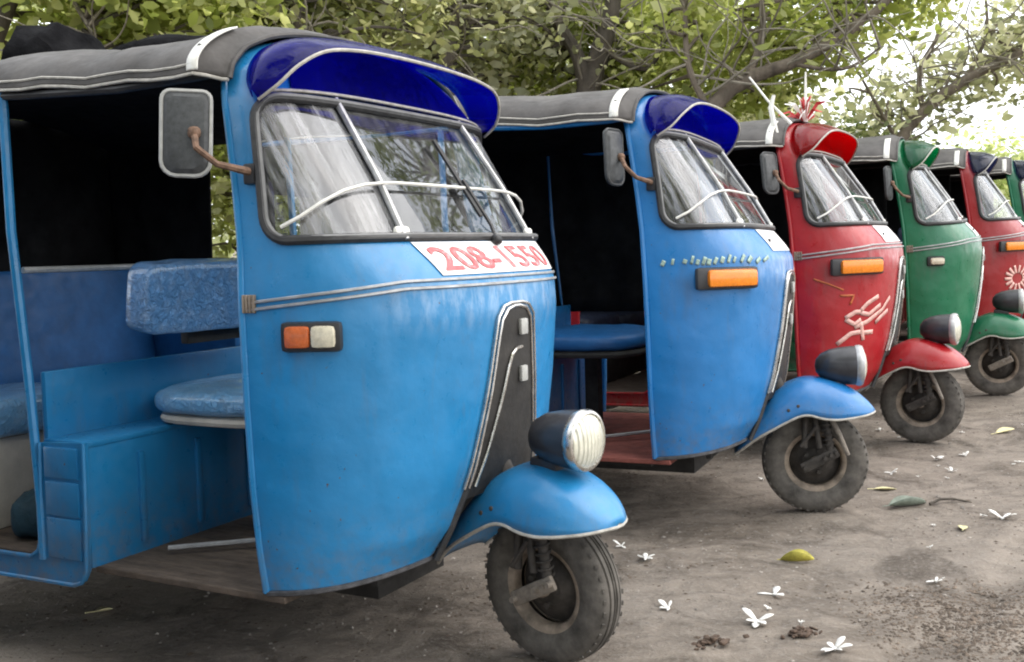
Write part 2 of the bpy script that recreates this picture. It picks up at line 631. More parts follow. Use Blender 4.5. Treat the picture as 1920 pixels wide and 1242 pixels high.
_zd = np.linspace(0.20, 1.700, 900)
_tab = []
for k in range(1, 5):
    y = np.interp(_zd, _T[:, 0], _T[:, k])
    w = 21
    ker = np.hanning(w + 2)[1:-1]
    ker /= ker.sum()
    yp = np.concatenate([[2 * y[0] - y[i] for i in range(w // 2, 0, -1)], y, [2 * y[-1] - y[-2 - i] for i in range(w // 2)]])
    _tab.append(np.convolve(yp, ker, 'valid'))


def prm(z):
    return [float(np.interp(z, _zd, t)) for t in _tab]


def front_pt(y, z, off=0.0):
    xe, xn, W, n = prm(z)
    t = min(1.0, abs(y) / W)
    p = Vector((xe + (xn - xe) * (1 - t ** n) ** (1 / n), y, z))
    return p + front_nrm(y, z) * off if off else p


def side_pt(x, z, sgn=-1, off=0.0):
    xe, xn, W, n = prm(z)
    t = min(0.999, max(0.0, (x - xe) / (xn - xe)))
    p = Vector((x, sgn * W * (1 - t ** n) ** (1 / n), z))
    return p + side_nrm(x, z, sgn) * off if off else p


def front_nrm(y, z):
    e = 0.004
    a = front_pt(y + e, z) - front_pt(y - e, z)
    b = front_pt(y, z + e) - front_pt(y, z - e)
    n = a.cross(b).normalized()
    return n if n.x > 0 else -n


def side_nrm(x, z, sgn=-1):
    e = 0.004
    a = side_pt(x + e, z, sgn) - side_pt(x - e, z, sgn)
    b = side_pt(x, z + e, sgn) - side_pt(x, z - e, sgn)
    n = a.cross(b).normalized()
    return n if n.y * sgn > 0 else -n


def row(z, nu):
    """nu points from right door edge round the nose to the left door edge, evenly spaced; also half arc length"""
    xe, xn, W, n = prm(z)
    ph = np.linspace(0, math.pi / 2, 160)
    y = W * np.sin(ph) ** (2 / n)
    x = xe + (xn - xe) * np.cos(ph) ** (2 / n)
    d = np.concatenate([[0], np.cumsum(np.hypot(np.diff(x), np.diff(y)))])
    L = d[-1]
    u = np.linspace(-1, 1, nu)
    yy = np.interp(np.abs(u) * L, d, y) * np.sign(u)
    xx = np.interp(np.abs(u) * L, d, x)
    return np.stack([xx, yy, np.full(nu, z)], 1), L


def u_pt(u, z, off=0.0):
    P, L = row(z, 3)
    xe, xn, W, n = prm(z)
    ph = np.linspace(0, math.pi / 2, 160)
    y = W * np.sin(ph) ** (2 / n)
    x = xe + (xn - xe) * np.cos(ph) ** (2 / n)
    d = np.concatenate([[0], np.cumsum(np.hypot(np.diff(x), np.diff(y)))])
    yy = float(np.interp(abs(u) * L, d, y)) * (1 if u > 0 else -1)
    xx = float(np.interp(abs(u) * L, d, x))
    p = Vector((xx, yy, z))
    if off:
        n = front_nrm(yy, z) if abs(yy) < 0.8 * W else side_nrm(xx, z, 1 if yy > 0 else -1)
        p += n * off
    return p


def slot_w(z):
    return float(np.interp(z, [0.30, 0.40, 0.5, 0.6, 0.7, 0.8, 0.88, 0.93, 0.955, 0.965], [0.25, 0.215, 0.178, 0.150, 0.126, 0.106, 0.092, 0.08, 0.052, 0.0]))


WZ0, WZ1, WA = 1.148, 1.497, 0.078      # window bottom, top, inset from the door edge
WR = 0.058


def win_sd(a, z):
    """signed distance to the rounded window outline; a = distance from the door edge along the skin"""
    zc, hz = (WZ0 + WZ1) / 2, (WZ1 - WZ0) / 2
    dz = abs(z - zc) - (hz - WR)
    da = (WA + WR) - a
    if dz > 0 and da > 0:
        return math.hypot(dz, da) - WR
    return max(dz, da) - WR


def canopy_profile():
    h = [(0.0, 1.728), (0.12, 1.726), (0.24, 1.717), (0.36, 1.700), (0.46, 1.676), (0.53, 1.646), (0.575, 1.615), (0.598, 1.585), (0.602, 1.558)]
    return [(-y, z) for y, z in h[::-1]] + h[1:]


def build_rickshaw(cfg):
    loc, yaw, tilt, steer = cfg['loc'], cfg['yaw'], cfg['tilt'], cfg['steer']
    root = empty('auto_rickshaw', (loc[0], loc[1], 0), (R(tilt[0]), R(tilt[1]), R(yaw)))
    tag(root, cfg['label'], 'auto rickshaw', 'auto rickshaws parked in a slanting row')
    body = paint(cfg['paint'][0], cfg['paint'][1])
    inner = paint('inner_' + cfg['paint'][0], tuple(0.85 * q for q in cfg['paint'][1]))  # body paint darkened for the inner panels, cab shade put into the colour
    hi = cfg.get('hi', 1.0)
    NU = int(180 * hi) | 1
    # ---- front cowl
    zs = np.concatenate([np.linspace(0.27, 1.13, int(64 * hi)), np.linspace(1.138, 1.515, int(50 * hi)), np.linspace(1.525, 1.662, 20), np.linspace(1.668, 1.700, 9)])
    G, A = [], []
    for z in zs:
        P, L = row(z, NU)
        u = np.linspace(-1, 1, NU)
        if z < 0.4:
            zb = 0.287 + 0.05 * (1 - np.abs(u)) ** 0.8
            P[:, 2] = zb + (z - 0.27) / 0.13 * (0.4 - zb)
        G.append(P)
        A.append((1 - np.abs(u)) * L)
    G, A = np.array(G), np.array(A)
    mask = np.ones((len(zs) - 1, NU - 1), bool)
    for i in range(len(zs) - 1):
        zc = (zs[i] + zs[i + 1]) / 2
        for j in range(NU - 1):
            c = G[i:i + 2, j:j + 2].reshape(4, 3).mean(0)
            if WZ0 - 0.02 < zc < WZ1 + 0.02 and win_sd(A[i:i + 2, j:j + 2].mean(), zc) < 0:
                mask[i, j] = False
            if c[2] < 0.52 and abs(c[1]) < slot_w(c[2]):
                mask[i, j] = False
    MB().grid(G, mask).build('front_cowl', body, root, solid=0.012).modifiers[0].offset = -1
    # folded door-edge flange and bottom lip
    for s in (-1, 1):
        pts = [Vector((prm(z)[0] - 0.004, s * (prm(z)[2] - 0.004), z if z > 0.3 else 0.29)) for z in np.linspace(0.285, 1.62, 40)]
        MB().tube(pts, 0.011, 8).build('door_edge', body, root)
    zb = [(0.287 + 0.05 * (1 - abs(u)) ** 0.8, u) for u in np.linspace(-1, 1, 90)]
    for s in (-1, 1):
        pp = []
        for z, u in zb:
            p = u_pt(u, 0.272)
            if p.y * s > 0.24:
                pp.append((p.x, p.y, z))
        MB().tube(pp, 0.008, 6).build('bottom_lip', simple('rubbed_dark_edge', (0.05, 0.05, 0.055), 0.6, var=0.6, scale=30), root)
    # ---- windscreen: one gasket, two dividers, three panes
    loop = []

    def u_at(a, z):
        return 1 - a / row(z, 3)[1]
    cor = [R(x) for x in range(0, 91, 15)]
    half = []
    for t in np.linspace(0, 1, 24):        # bottom from the centre to the corner
        ub = u_at(WA + WR, WZ0)
        half.append((t * ub, WZ0))
    for a in cor[1:]:
        z = WZ0 + WR - WR * math.cos(a)
        half.append((u_at(WA + WR - WR * math.sin(a), z), z))
    for z in np.linspace(WZ0 + WR, WZ1 - WR, 12)[1:-1]:
        half.append((u_at(WA, z), z))
    for a in cor:
        z = WZ1 - WR + WR * math.sin(a)
        half.append((u_at(WA + WR - WR * math.cos(a), z), z))
    ut = u_at(WA + WR, WZ1)
    for t in np.linspace(1, 0, 20)[1:]:
        half.append((t * ut, WZ1))
    loop = [u_pt(u, z, 0.004) for u, z in half] + [u_pt(-u, z, 0.004) for u, z in half[::-1][1:-1]]
    gas = MB().tube(loop, 0.0125, 8, closed=True).build('window_gasket', M['rubber'], root)
    MB().tube([p + Vector((0.004, 0, 0.0)) + front_nrm(0, 1.3) * 0.004 + Vector((0, -0.0 if p.y < 0 else 0.0, 0.003)) for p in loop], 0.006, 6, closed=True).build(
        'gasket_insert', simple('grey_gasket_insert', (0.16, 0.16, 0.16), 0.5, var=0.3), gas)

    def div_y(z):
        return float(np.interp(z, [WZ0, WZ1], [0.335, 0.303]))
    zz = np.linspace(WZ0 - 0.008, WZ1 + 0.01, 30)
    for s in (-1, 1):
        MB().tube([front_pt(s * div_y(z), z, 0.006) for z in zz], 0.009, 8).build('pane_divider', M['alu'], root)
    half_u = [[], []]
    zp = np.linspace(WZ0 - 0.006, WZ1 + 0.006, 16)
    MB().grid([[front_pt(y, z, -0.004) for y in np.linspace(-div_y(z), div_y(z), 18)] for z in zp]).build('windscreen_pane', M['glass'], root)
    for s in (-1, 1):
        g = []
        for z in zp:
            t = 0.0
            zc, hz = (WZ0 + WZ1) / 2, (WZ1 - WZ0) / 2
            dz = max(0.0, abs(z - zc) - (hz - WR))
            a0 = WA - 0.006 + WR - math.sqrt(max(0.0, WR * WR - min(WR, dz) ** 2))
            ue = u_at(a0, z)
            # u of the divider
            lo, hi_ = 0.0, 1.0
            for _ in range(22):
                mid = (lo + hi_) / 2
                if u_pt(mid, z).y < div_y(z):
                    lo = mid
                else:
                    hi_ = mid
            g.append([u_pt(s * (lo + (ue - lo) * q), z, -0.004) for q in np.linspace(0, 1, 12)])
        MB().grid(g).build('quarter_pane', M['streaky_glass'], root)
    # small white wedges at the divider feet: corner glare put into shape and colour
    for s in (-1, 1):
        wedge = MB()
        for d in (-0.012, 0.012):
            p = front_pt(s * 0.337 + d, WZ0 + 0.012, 0.006)
            wedge.cushion(p, (0.018, 0.03, 0.03), 0.8, 6)
        wedge.build('sealant', M['white'], root)
    # white guard rail hugging the glass
    rail = [(-0.553, 1.178), (-0.535, 1.20), (-0.50, 1.232), (-0.45, 1.258), (-0.39, 1.273), (-0.33, 1.279)]
    pts = [side_pt(x, z, -1, 0.016) if False else None for x, z in []]
    rp = []
    for y, z in rail:
        rp.append(front_pt(y, z, 0.016))
    for y in np.linspace(-0.28, 0.28, 15):
        rp.append(front_pt(y, 1.281, 0.016))
    for y, z in rail[::-1]:
        rp.append(front_pt(-y, z, 0.016))
    MB().tube(rp, 0.0047, 6).build('guard_rail', M['white'], root)
    if cfg.get('wiper'):
        w = MB().tube([front_pt(0.06, 1.135, 0.012), front_pt(0.06, 1.17, 0.024), front_pt(0.05, 1.30, 0.022)], 0.006, 6)
        w.tube([front_pt(0.049, 1.2, 0.016), front_pt(0.047, 1.42, 0.014)], 0.007, 5)
        w.cushion(front_pt(0.06, 1.135, 0.01), (0.035, 0.035, 0.03), 0.7, 6)
        w.build('wiper', M['black_plastic'], root)
    # ---- trim moulding round the belt
    if cfg.get('belt', True):
        for dz in (0.0, -0.017):
            pl = []
            for u in np.linspace(-0.985, 0.985, 80):
                z = 1.000 + dz + 0.042 * min(1.0, (1 - abs(u)) / 0.5)
                pl.append(u_pt(u, z, 0.003))
            MB().tube(pl, 0.0042, 6).build('belt_moulding', M['alu'], root)
        b = MB()
        for k in range(4):
            p = u_pt(-0.955 - 0.012 * k, 1.0, 0.004)
            b.rbox(p, (0.007, 0.012, 0.044), 0.003)
        b.build('hinge_bracket', M['rim'], root)
    for s in (-1, 1):
        MB().tube([front_pt(s * (slot_w(z) - 0.001), z, 0.0) for z in np.linspace(0.318, 0.525, 20)], 0.0095, 8).build('slot_edging', M['rubber'], root)
    # ---- black nose panel in its chrome slot
    zn = np.concatenate([np.linspace(0.47, 0.93, 24), np.linspace(0.94, 0.964, 6)])
    npn = MB().grid([[front_pt(y, z, 0.006) for y in np.linspace(-slot_w(z), slot_w(z), 15)] for z in zn]).build('nose_panel', M['nose_black'], root)
    zt = list(np.linspace(0.335, 0.93, 30)) + [0.945, 0.955, 0.962]
    for off, r in ((0.0, 0.0048), (0.018, 0.0045)):
        pts = [front_pt(-(slot_w(z) + off), z + off * 0.5 * (z > 0.9), 0.007) for z in zt if z > 0.49] + \
              [front_pt(slot_w(z) + off, z + off * 0.5 * (z > 0.9), 0.007) for z in zt[::-1] if z > 0.49]
        MB().tube(pts, r, 6).build('slot_trim', M['chrome'], npn)
    inn = [(0.03, 0.850), (-0.0, 0.848), (-0.025, 0.832), (-0.04, 0.80), (-0.06, 0.74), (-0.088, 0.66), (-0.118, 0.585), (-0.155, 0.50)]
    MB().tube([front_pt(y, z, 0.011) for y, z in inn], 0.0042, 6).build('inner_trim', M['chrome'], npn)
    for y, z, a, b_ in ((0.03, 0.905, 0.05, 0.055), (0.045, 0.775, 0.045, 0.055)):
        MB().rbox(front_pt(y, z, 0.012), (0.012, a * 0.8, b_ * 0.8), 0.006).build('nose_clip', M['mirror_rim'], npn)
    # wheel housing: dark inner wall behind the slot
    wh = MB().box((-0.36, 0, 0.42), (0.02, 0.62, 0.34)).box((-0.27, 0, 0.575), (0.2, 0.5, 0.02))
    wh.build('wheel_housing', M['chassis'], root, smooth=False)
    # ---- white sticker / plate on the sloping hood
    yl = lambda z: float(np.interp(z, [1.045, 1.138], [-0.285, -0.325]))
    y0f, y1f = cfg.get('plate', (-1, 0.39))
    zst = np.linspace(1.052, 1.136, 8)
    st = MB().grid([[front_pt(y, z, 0.003) for y in np.linspace(yl(z) if y0f == -1 else y0f, y1f, 26)] for z in zst]).build('hood_sticker', M['sticker'], root)
    if cfg.get('text'):
        V, Fc = text_mesh(cfg['text'], 1.0)
        x0, x1 = min(v.x for v in V), max(v.x for v in V)
        h0, h1 = min(v.y for v in V), max(v.y for v in V)
        tm = MB()
        ye = []
        for v in V:
            fx, fz = (v.x - x0) / (x1 - x0), (v.y - h0) / (h1 - h0)
            z = 1.062 + fz * 0.060
            y = -0.282 - (fz - 0.5) * 0.03 + fx * 0.61
            ye.append(front_pt(y, z, 0.0055))
        tm.add(ye, Fc)
        tm.build('sticker_figures', M['red_print'], st, smooth=False)
    else:
        MB().rbox(front_pt(-0.33 if y0f == -1 else y0f + 0.05, 1.09, 0.005), (0.01, 0.012, 0.014), 0.003).build('sticker_mark', M['black_plastic'], st)
    # ---- side indicators
    for s in (-1, 1):
        x0, x1, zc, hz = cfg['ind'][:4]
        xc = (x0 + x1) / 2
        n = side_nrm(xc, zc, s)
        fx = (side_pt(x1, zc, s) - side_pt(x0, zc, s)).normalized()
        fz = n.cross(fx).normalized()
        rot = Matrix((fx, n, fz)).transposed()
        c = side_pt(xc, zc, s)
        wdt = (side_pt(x1, zc, s) - side_pt(x0, zc, s)).length
        bz = MB().rbox(c + n * 0.004, (wdt, 0.03, 2 * hz), 0.014, rot).build('indicator', M['black_plastic'], root)
        kind = cfg['ind'][4]
        if kind == 'split':
            w2 = (wdt - 0.024) / 2
            MB().rbox(c + n * 0.016 - fx * (w2 / 2), (w2, 0.028, 2 * hz - 0.02), 0.012, rot).build('amber_lens', M['dull_amber'], bz)
            MB().rbox(c + n * 0.016 + fx * (w2 / 2), (w2 - 0.003, 0.028, 2 * hz - 0.02), 0.012, rot).build('clear_lens', M['clear'], bz)
        else:
            MB().rbox(c + n * 0.018 + fx * wdt * 0.06, (wdt * 0.8, 0.034, 2 * hz - 0.018), 0.016, rot).build(
                'amber_lens' if kind == 'amber' else 'clear_lens', M['amber'] if kind == 'amber' else M['clear'], bz)
    # ---- mirror on an arm
    if cfg.get('mirror', True):
        ma = R(cfg.get('mirror_turn', 52))
        nrm = Vector((math.cos(ma), -math.sin(ma), cfg.get('mirror_nod', 0.05))).normalized()
        mw = cfg.get('mirror_w', 0.112)
        fz = Vector((0.06, 0, 1))
        fx = fz.cross(nrm).normalized()
        fz = nrm.cross(fx).normalized()
        rot = Matrix((fx, nrm, fz)).transposed()
        mc = Vector((-0.612, -0.645, 1.408))

        def rrect(w, h, r, y):
            pts = []
            for cx, cz, a0 in ((1, 1, 0), (-1, 1, 90), (-1, -1, 180), (1, -1, 270)):
                rr = r * (1.7 if (cz < 0) else 1)
                for k in range(5):
                    a = R(a0 + 22.5 * k)
                    pts.append(mc + rot @ Vector((cx * (w / 2 - rr) + rr * math.cos(a), y, cz * (h / 2 - rr) + rr * math.sin(a))))
            return pts
        a, b_, c_ = rrect(mw, 0.2, 0.02, -0.006), rrect(mw, 0.2, 0.02, 0.006), rrect(mw - 0.027, 0.17, 0.018, 0.016)
        k = len(a)
        sh = MB()
        sh.add(a + b_ + c_, [(i, (i + 1) % k, k + (i + 1) % k, k + i) for i in range(k)] + [(k + i, k + (i + 1) % k, 2 * k + (i + 1) % k, 2 * k + i) for i in range(k)] + [tuple(range(2 * k, 3 * k)), tuple(range(k))[::-1]])
        mo = sh.build('side_mirror', M['mirror_back'], root, ang=30)
        MB().tube(b_, 0.0055, 6, closed=True).build('mirror_rim', M['mirror_rim'] if cfg['seed'] == 1 else M['mirror_back'], mo)
        g_ = rrect(mw - 0.012, 0.188, 0.017, -0.0075)
        MB().add(g_, [tuple(range(k))[::-1]]).build('mirror_glass', M['mirror_glass'], mo, smooth=False)
        arm = [side_pt(-0.497, 1.315, -1, 0.0), side_pt(-0.497, 1.315, -1, 0.03), Vector((-0.53, -0.635, 1.332)), Vector((-0.56, -0.668, 1.37)), mc + rot @ Vector((0.02, 0.02, -0.0))]
        am = MB().tube(arm, [0.011, 0.01, 0.008, 0.008, 0.009], 8)
        am.cushion(mc + rot @ Vector((0.02, 0.02, 0)), (0.03, 0.03, 0.03), 0.8, 6)
        am.build('mirror_arm', M['rust'], mo)
        MB().rbox(side_pt(-0.497, 1.31, -1, 0.006), (0.035, 0.02, 0.05), 0.006).build('mirror_foot', M['black_plastic'], mo)
    # ---- sun visor: a tinted peak round the top of the windscreen
    vis = tinted(cfg['visor'][0], cfg['visor'][1], cfg['visor'][2])
    # control polyline of the root edge and of the free edge, right side to centre
    rootc = [(-0.500, -0.537, 1.496), (-0.520, -0.532, 1.54), (-0.530, -0.502, 1.59), (-0.535, -0.44, 1.634), (-0.545, -0.33, 1.664), (-0.553, -0.17, 1.684), (-0.555, 0, 1.690)]
    freec = [(-0.475, -0.545, 1.488), (-0.425, -0.530, 1.520), (-0.388, -0.492, 1.568), (-0.362, -0.42, 1.607), (-0.350, -0.30, 1.624), (-0.343, -0.14, 1.630), (-0.341, 0, 1.631)]

    def cr(P, n):
        P = [Vector(p) for p in P]
        out = []
        for i in range(len(P) - 1):
            p0, p1, p2, p3 = P[max(0, i - 1)], P[i], P[i + 1], P[min(len(P) - 1, i + 2)]
            for k in range(n):
                t = k / n
                out.append(0.5 * ((2 * p1) + (p2 - p0) * t + (2 * p0 - 5 * p1 + 4 * p2 - p3) * t * t + (3 * p1 - p0 - 3 * p2 + p3) * t ** 3))
        out.append(P[-1])
        return out
    ra, fa = cr(rootc, 5), cr(freec, 5)
    flip = lambda L: [Vector((p.x, -p.y, p.z)) for p in L[::-1][1:]]
    ra, fa = ra + flip(ra), fa + flip(fa)
    g = []
    for t in np.linspace(0, 1, 9):
        rowp = []
        for p, q in zip(ra, fa):
            m = p.lerp(q, t)
            k = math.sin(math.pi * t)
            m = m + Vector((0.012, m.y * 0.05, 0.016)) * k
            rowp.append(m)
        g.append(rowp)
    vo = MB().grid(g).build('sun_visor', vis, root, solid=0.003)
    bp = MB().grid([[front_pt(y * w_, z, 0.006) for y in np.linspace(-1, 1, 20)] for z, w_ in ((1.513, 0.44), (1.55, 0.42), (1.59, 0.39), (1.62, 0.35), (1.65, 0.29), (1.675, 0.2))])
    bp.build('visor_backing', simple('glossy_navy_plastic' + cfg['visor'][0], tuple(0.12 * q for q in cfg['visor'][1]), 0.12, coat=0.8, var=0.2, bmp=0.03, bscale=9), vo)
    MB().tube(fa, 0.0048, 6).build('visor_edge', cfg.get('edge_mat', M['hem']), vo)
    # pale inner lining line above the windscreen
    MB().tube([u_pt(u, 1.518 - 0.018 * abs(u) ** 3, 0.012) for u in np.linspace(-0.86, 0.86, 50)], 0.0045, 6).build('header_trim', M['hem'], root)
    # ---- front arch rib in body colour between the cowl and the canopy
    # ---- canopy
    prof = canopy_profile()
    pts2 = cr([(0, y, z) for y, z in prof], 4)
    za = np.concatenate([np.linspace(1.535, 1.66, 60), np.linspace(1.6605, 1.6995, 60)])
    ya = np.array([prm(z)[2] + 0.012 for z in za])
    ya = np.concatenate([-ya, [0.0], ya[::-1]])
    za = np.concatenate([za, [1.7]]) + 0.012
    za = np.concatenate([za, za[:-1][::-1]])
    da = np.concatenate([[0], np.cumsum(np.hypot(np.diff(ya), np.diff(za)))])
    ta = np.linspace(0, da[-1], len(pts2))
    arch = list(zip(np.interp(ta, da, ya), np.interp(ta, da, za)))
    xs = [-0.565, -0.58, -0.60, -0.62, -0.68, -0.76, -0.84, -0.92, -1.0, -1.08, -1.16, -1.24, -1.32, -1.38, -1.46, -1.56, -1.68, -1.8, -1.92, -2.02, -2.12, -2.2, -2.26, -2.28]
    g = []
    sd = np.random.default_rng(cfg['seed'])
    ph = sd.uniform(0, 6.28, 8)
    bows = [-0.62, -1.35, -2.05]
    for x in xs:
        rowp = []
        d = min(abs(x - b) for b in bows)
        sag = 0.022 * min(1, d / 0.36) ** 0.8 if -2.05 < x < -0.62 else 0
        if x > -0.62:
            k = (x + 0.62) / 0.12
            sh = 0.94 - 0.0 * k
        for p in pts2:
            y, z = p.y, p.z + 0.034 * max(0.0, min(1.0, (-0.62 - x) / 0.74))
            ay = abs(y)
            z2 = z - sag * (0.4 + 0.6 * (ay < 0.5)) + 0.006 * math.sin(7 * x + ph[0]) * math.sin(5 * y + ph[1]) + 0.004 * math.sin(23 * x + ph[2] + 9 * z) * (ay > 0.35)
            y2 = y * (1 + 0.006 * math.sin(11 * x + ph[3] + 6 * z))
            if x > -0.62:                     # pulled down over the front arch
                k = min(1.0, (x + 0.62) / 0.05)
                k = k * k * (3 - 2 * k)
                q = arch[len(rowp)]
                y2, z2 = y2 + (q[0] - y2) * k, z2 + (q[1] - z2) * k
            if x < -2.12:
                k = (-2.12 - x) / 0.16
                z2 -= 0.11 * k * k * (1 - 0.5 * ay / 0.6)
            rowp.append((x, y2, z2))
        g.append(rowp)
    can = MB().grid(g).build('canopy', M['canopy'], root, solid=0.006)
    hemR = [Vector(r_[0]) for r_ in g]
    hemL = [Vector(r_[-1]) for r_ in g]
    for s, H in ((-1, hemR), (1, hemL)):
        MB().tube([p + Vector((0, s * 0.004, -0.004)) for p in H], 0.0045, 6).build('canopy_piping', M['hem'], can)
        # seam piping a little higher
        MB().tube([Vector(r_[3 if s < 0 else -4]) + Vector((0, s * 0.004, 0)) for r_ in g[3:14]], 0.0035, 5).build('canopy_seam', M['hem'], can)
        # roof rail that carries it
        MB().tube([(-0.60, s * 0.555, 1.562), (-0.64, s * 0.58, 1.553), (-0.9, s * 0.588, 1.548), (-1.36, s * 0.588, 1.572), (-2.2, s * 0.588, 1.57)], 0.012, 8).build('roof_rail', M['black_plastic'] if cfg['seed'] != 2 else body, root)
    MB().tube([Vector(p) for p in g[0]], 0.007, 6).build('canopy_front_piping', M['canopy'], can)
    k0 = xs.index(-0.62)
    strap = []
    for j in range(0, 17):
        p = Vector(g[k0][j])
        c = Vector((0, p.y * 0.8, p.z - 1.2)).normalized()
        strap.append(p + c * 0.006)
    for s in (1, -1):
        MB().grid([[q + Vector((dx, 0, 0)) for q in [Vector((q.x, q.y * s, q.z)) for q in strap]] for dx in (-0.017, 0.017)]).build('canopy_strap', M['white'], can, solid=0.004)
        q = strap[8]
        MB().lathe([(0.0, 0.006), (0.006, 0.005), (0.008, 0.0)], (q.x, q.y * s, q.z), 'Y', 10).build('strap_stud', M['black_plastic'], can)
    # ---- posts, bulkhead, floor
    for s in (-1, 1):
        MB().tube([(-1.345, s * 0.588, 1.59), (-1.335, s * 0.592, 1.2), (-1.29, s * 0.597, 0.80), (-1.262, s * 0.6, 0.45), (-1.262, s * 0.6, 0.30)], 0.013, 8).build('door_post', body, root)
    out = [(-1.69, 0.235), (-1.14, 0.241), (-1.108, 0.252), (-1.088, 0.285), (-1.08, 0.45), (-1.076, 0.632), (-1.25, 0.624), (-1.258, 0.45), (-1.264, 0.36), (-1.278, 0.322), (-1.31, 0.303), (-1.69, 0.296)]
    for s in (-1, 1):
        k = len(out)
        pil = MB().add([(x, s * 0.588, z) for x, z in out] + [(x, s * 0.602, z) for x, z in out],
                       [tuple(range(k)), tuple(range(k, 2 * k))[::-1]] + [(i, k + i, k + (i + 1) % k, (i + 1) % k) for i in range(k)])
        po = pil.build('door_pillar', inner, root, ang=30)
        for zc, h in ((0.573, 0.072), (0.474, 0.082), (0.366, 0.10)):
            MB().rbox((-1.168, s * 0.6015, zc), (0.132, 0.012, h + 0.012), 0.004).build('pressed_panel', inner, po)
        bd_ = MB().tube([(x, s * 0.604, z) for x, z in out[:6]], 0.006, 6)
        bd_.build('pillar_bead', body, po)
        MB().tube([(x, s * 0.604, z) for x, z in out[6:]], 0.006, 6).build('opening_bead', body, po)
    bh = MB().rbox((-1.105, 0, 0.452), (0.022, 1.16, 0.335), 0.006)
    bh.rbox((-1.175, 0, 0.622), (0.17, 1.17, 0.018), 0.006)
    bh.rbox((-1.255, 0, 0.715), (0.02, 1.16, 0.20), 0.006)
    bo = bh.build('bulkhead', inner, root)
    for y in (-0.40, -0.18, 0.04, 0.26, 0.46):
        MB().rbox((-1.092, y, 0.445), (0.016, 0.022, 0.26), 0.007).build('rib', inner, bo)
    MB().rbox((-0.775, 0, 0.277), (0.66, 1.12, 0.018), 0.004).build('floor_board', M[cfg['floor']], root, smooth=False)
    fl2 = MB().rbox((-1.39, 0, 0.296), (0.54, 1.16, 0.016), 0.004).build('passenger_floor', M['floor_brown'], root, smooth=False)
    MB().tube([(-1.0, -0.40, 0.305), (-0.78, -0.23, 0.31), (-0.62, -0.12, 0.32)], 0.007, 6).build('brake_rod', M['alu'], root)
    MB().box((-1.2, 0, 0.21), (1.5, 0.34, 0.10)).box((-1.0, 0, 0.25), (0.9, 0.9, 0.03)).build('chassis', M['chassis'], root, smooth=False)
    uph = M['navy'] if cfg['seed'] == 1 else M['dark_vinyl']
    # ---- driver's seat, backrest, passenger bench
    se = MB().cushion((-0.94, -0.03, 0.698), (0.56, 0.60, 0.10), 0.62, 22, puff=0.07, seed=3)
    so = se.build('driver_seat', M['wrap_light'] if cfg['seed'] == 1 else (M['navy'] if cfg['seed'] == 2 else uph), root)
    sp = MB().cushion((-0.93, -0.03, 0.650), (0.53, 0.575, 0.045), 0.55, 14)
    sp.build('seat_pan', M['cream'] if cfg['seed'] == 1 else M['chassis'], so)
    MB().box((-0.95, 0.05, 0.46), (0.06, 0.06, 0.35)).build('seat_post', M['chassis'], root, smooth=False)
    if cfg.get('backrest', True):
        bk = MB().cushion((-1.02, -0.10, 1.008), (0.10, 0.72, 0.205), 0.28, 18, puff=0.03, seed=5, rot=Matrix.Rotation(R(8), 3, 'Y'))
        bo2 = bk.build('driver_backrest', M['wrap_mid'] if cfg['seed'] == 1 else uph, root)
        MB().tube([(-1.305, -0.585, 1.095), (-1.305, 0.585, 1.095)], 0.009, 8).build('backrest_bar', M['alu'], root)
        br = MB().rbox((-1.055, -0.08, 0.895), (0.03, 0.34, 0.06), 0.006)
        br.build('backrest_bracket', M['chassis'], root)
    MB().rbox((-1.90, 0, 0.44), (0.46, 1.1, 0.28), 0.01).build('bench_base', M['cream'] if cfg['seed'] == 1 else M['chassis'], root)
    MB().cushion((-1.86, -0.29, 0.64), (0.46, 0.54, 0.13), 0.35, 16, puff=0.04, seed=8).build('bench_cushion', M['wrap_light'] if cfg['seed'] == 1 else uph, root)
    MB().cushion((-1.86, 0.27, 0.63), (0.46, 0.56, 0.12), 0.35, 16, puff=0.04, seed=9).build('bench_cushion', uph, root)
    MB().cushion((-2.10, 0, 0.88), (0.12, 1.12, 0.42), 0.25, 16, puff=0.02, seed=10, rot=Matrix.Rotation(R(-8), 3, 'Y')).build('bench_backrest', uph, root)
    MB().rbox((-1.93, 0.568, 0.89), (0.64, 0.03, 0.37), 0.012).build('side_trim', uph, root)
    # ---- rear tub: side walls with wheel arches, back wall, curtains
    for s in (-1, 1):
        pts, ms = [], []
        x_ = np.linspace(-1.66 if s < 0 else -1.27, -2.3, 40)
        z_ = np.linspace(0.24, 0.80, 24)
        P = np.array([[(x, s * (0.60 + 0.03 * math.sin(math.pi * min(1, max(0, (z - 0.24) / 0.56)))), z) for x in x_] for z in z_])
        mk = np.ones((23, 39), bool)
        for i in range(23):
            for j in range(39):
                c = P[i:i + 2, j:j + 2].reshape(4, 3).mean(0)
                if math.hypot(c[0] + 2.0, c[2] - 0.21) < 0.25:
                    mk[i, j] = False
        MB().grid(P, mk).build('side_panel', body, root, solid=0.012)
        MB().tube([(-2.0 + 0.25 * math.cos(a), s * 0.615, 0.21 + 0.25 * math.sin(a)) for a in np.linspace(R(8), R(172), 24)], 0.012, 6).build('arch_bead', body, root)
    MB().rbox((-2.30, 0, 0.53), (0.03, 1.2, 0.55), 0.01).build('tail_panel', body, root)
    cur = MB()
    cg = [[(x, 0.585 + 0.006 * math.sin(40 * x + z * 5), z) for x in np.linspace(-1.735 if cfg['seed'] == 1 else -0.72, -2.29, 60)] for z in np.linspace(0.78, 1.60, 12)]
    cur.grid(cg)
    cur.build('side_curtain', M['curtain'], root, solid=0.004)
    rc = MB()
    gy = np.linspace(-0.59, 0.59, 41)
    gz = np.linspace(0.78, 1.66, 28)
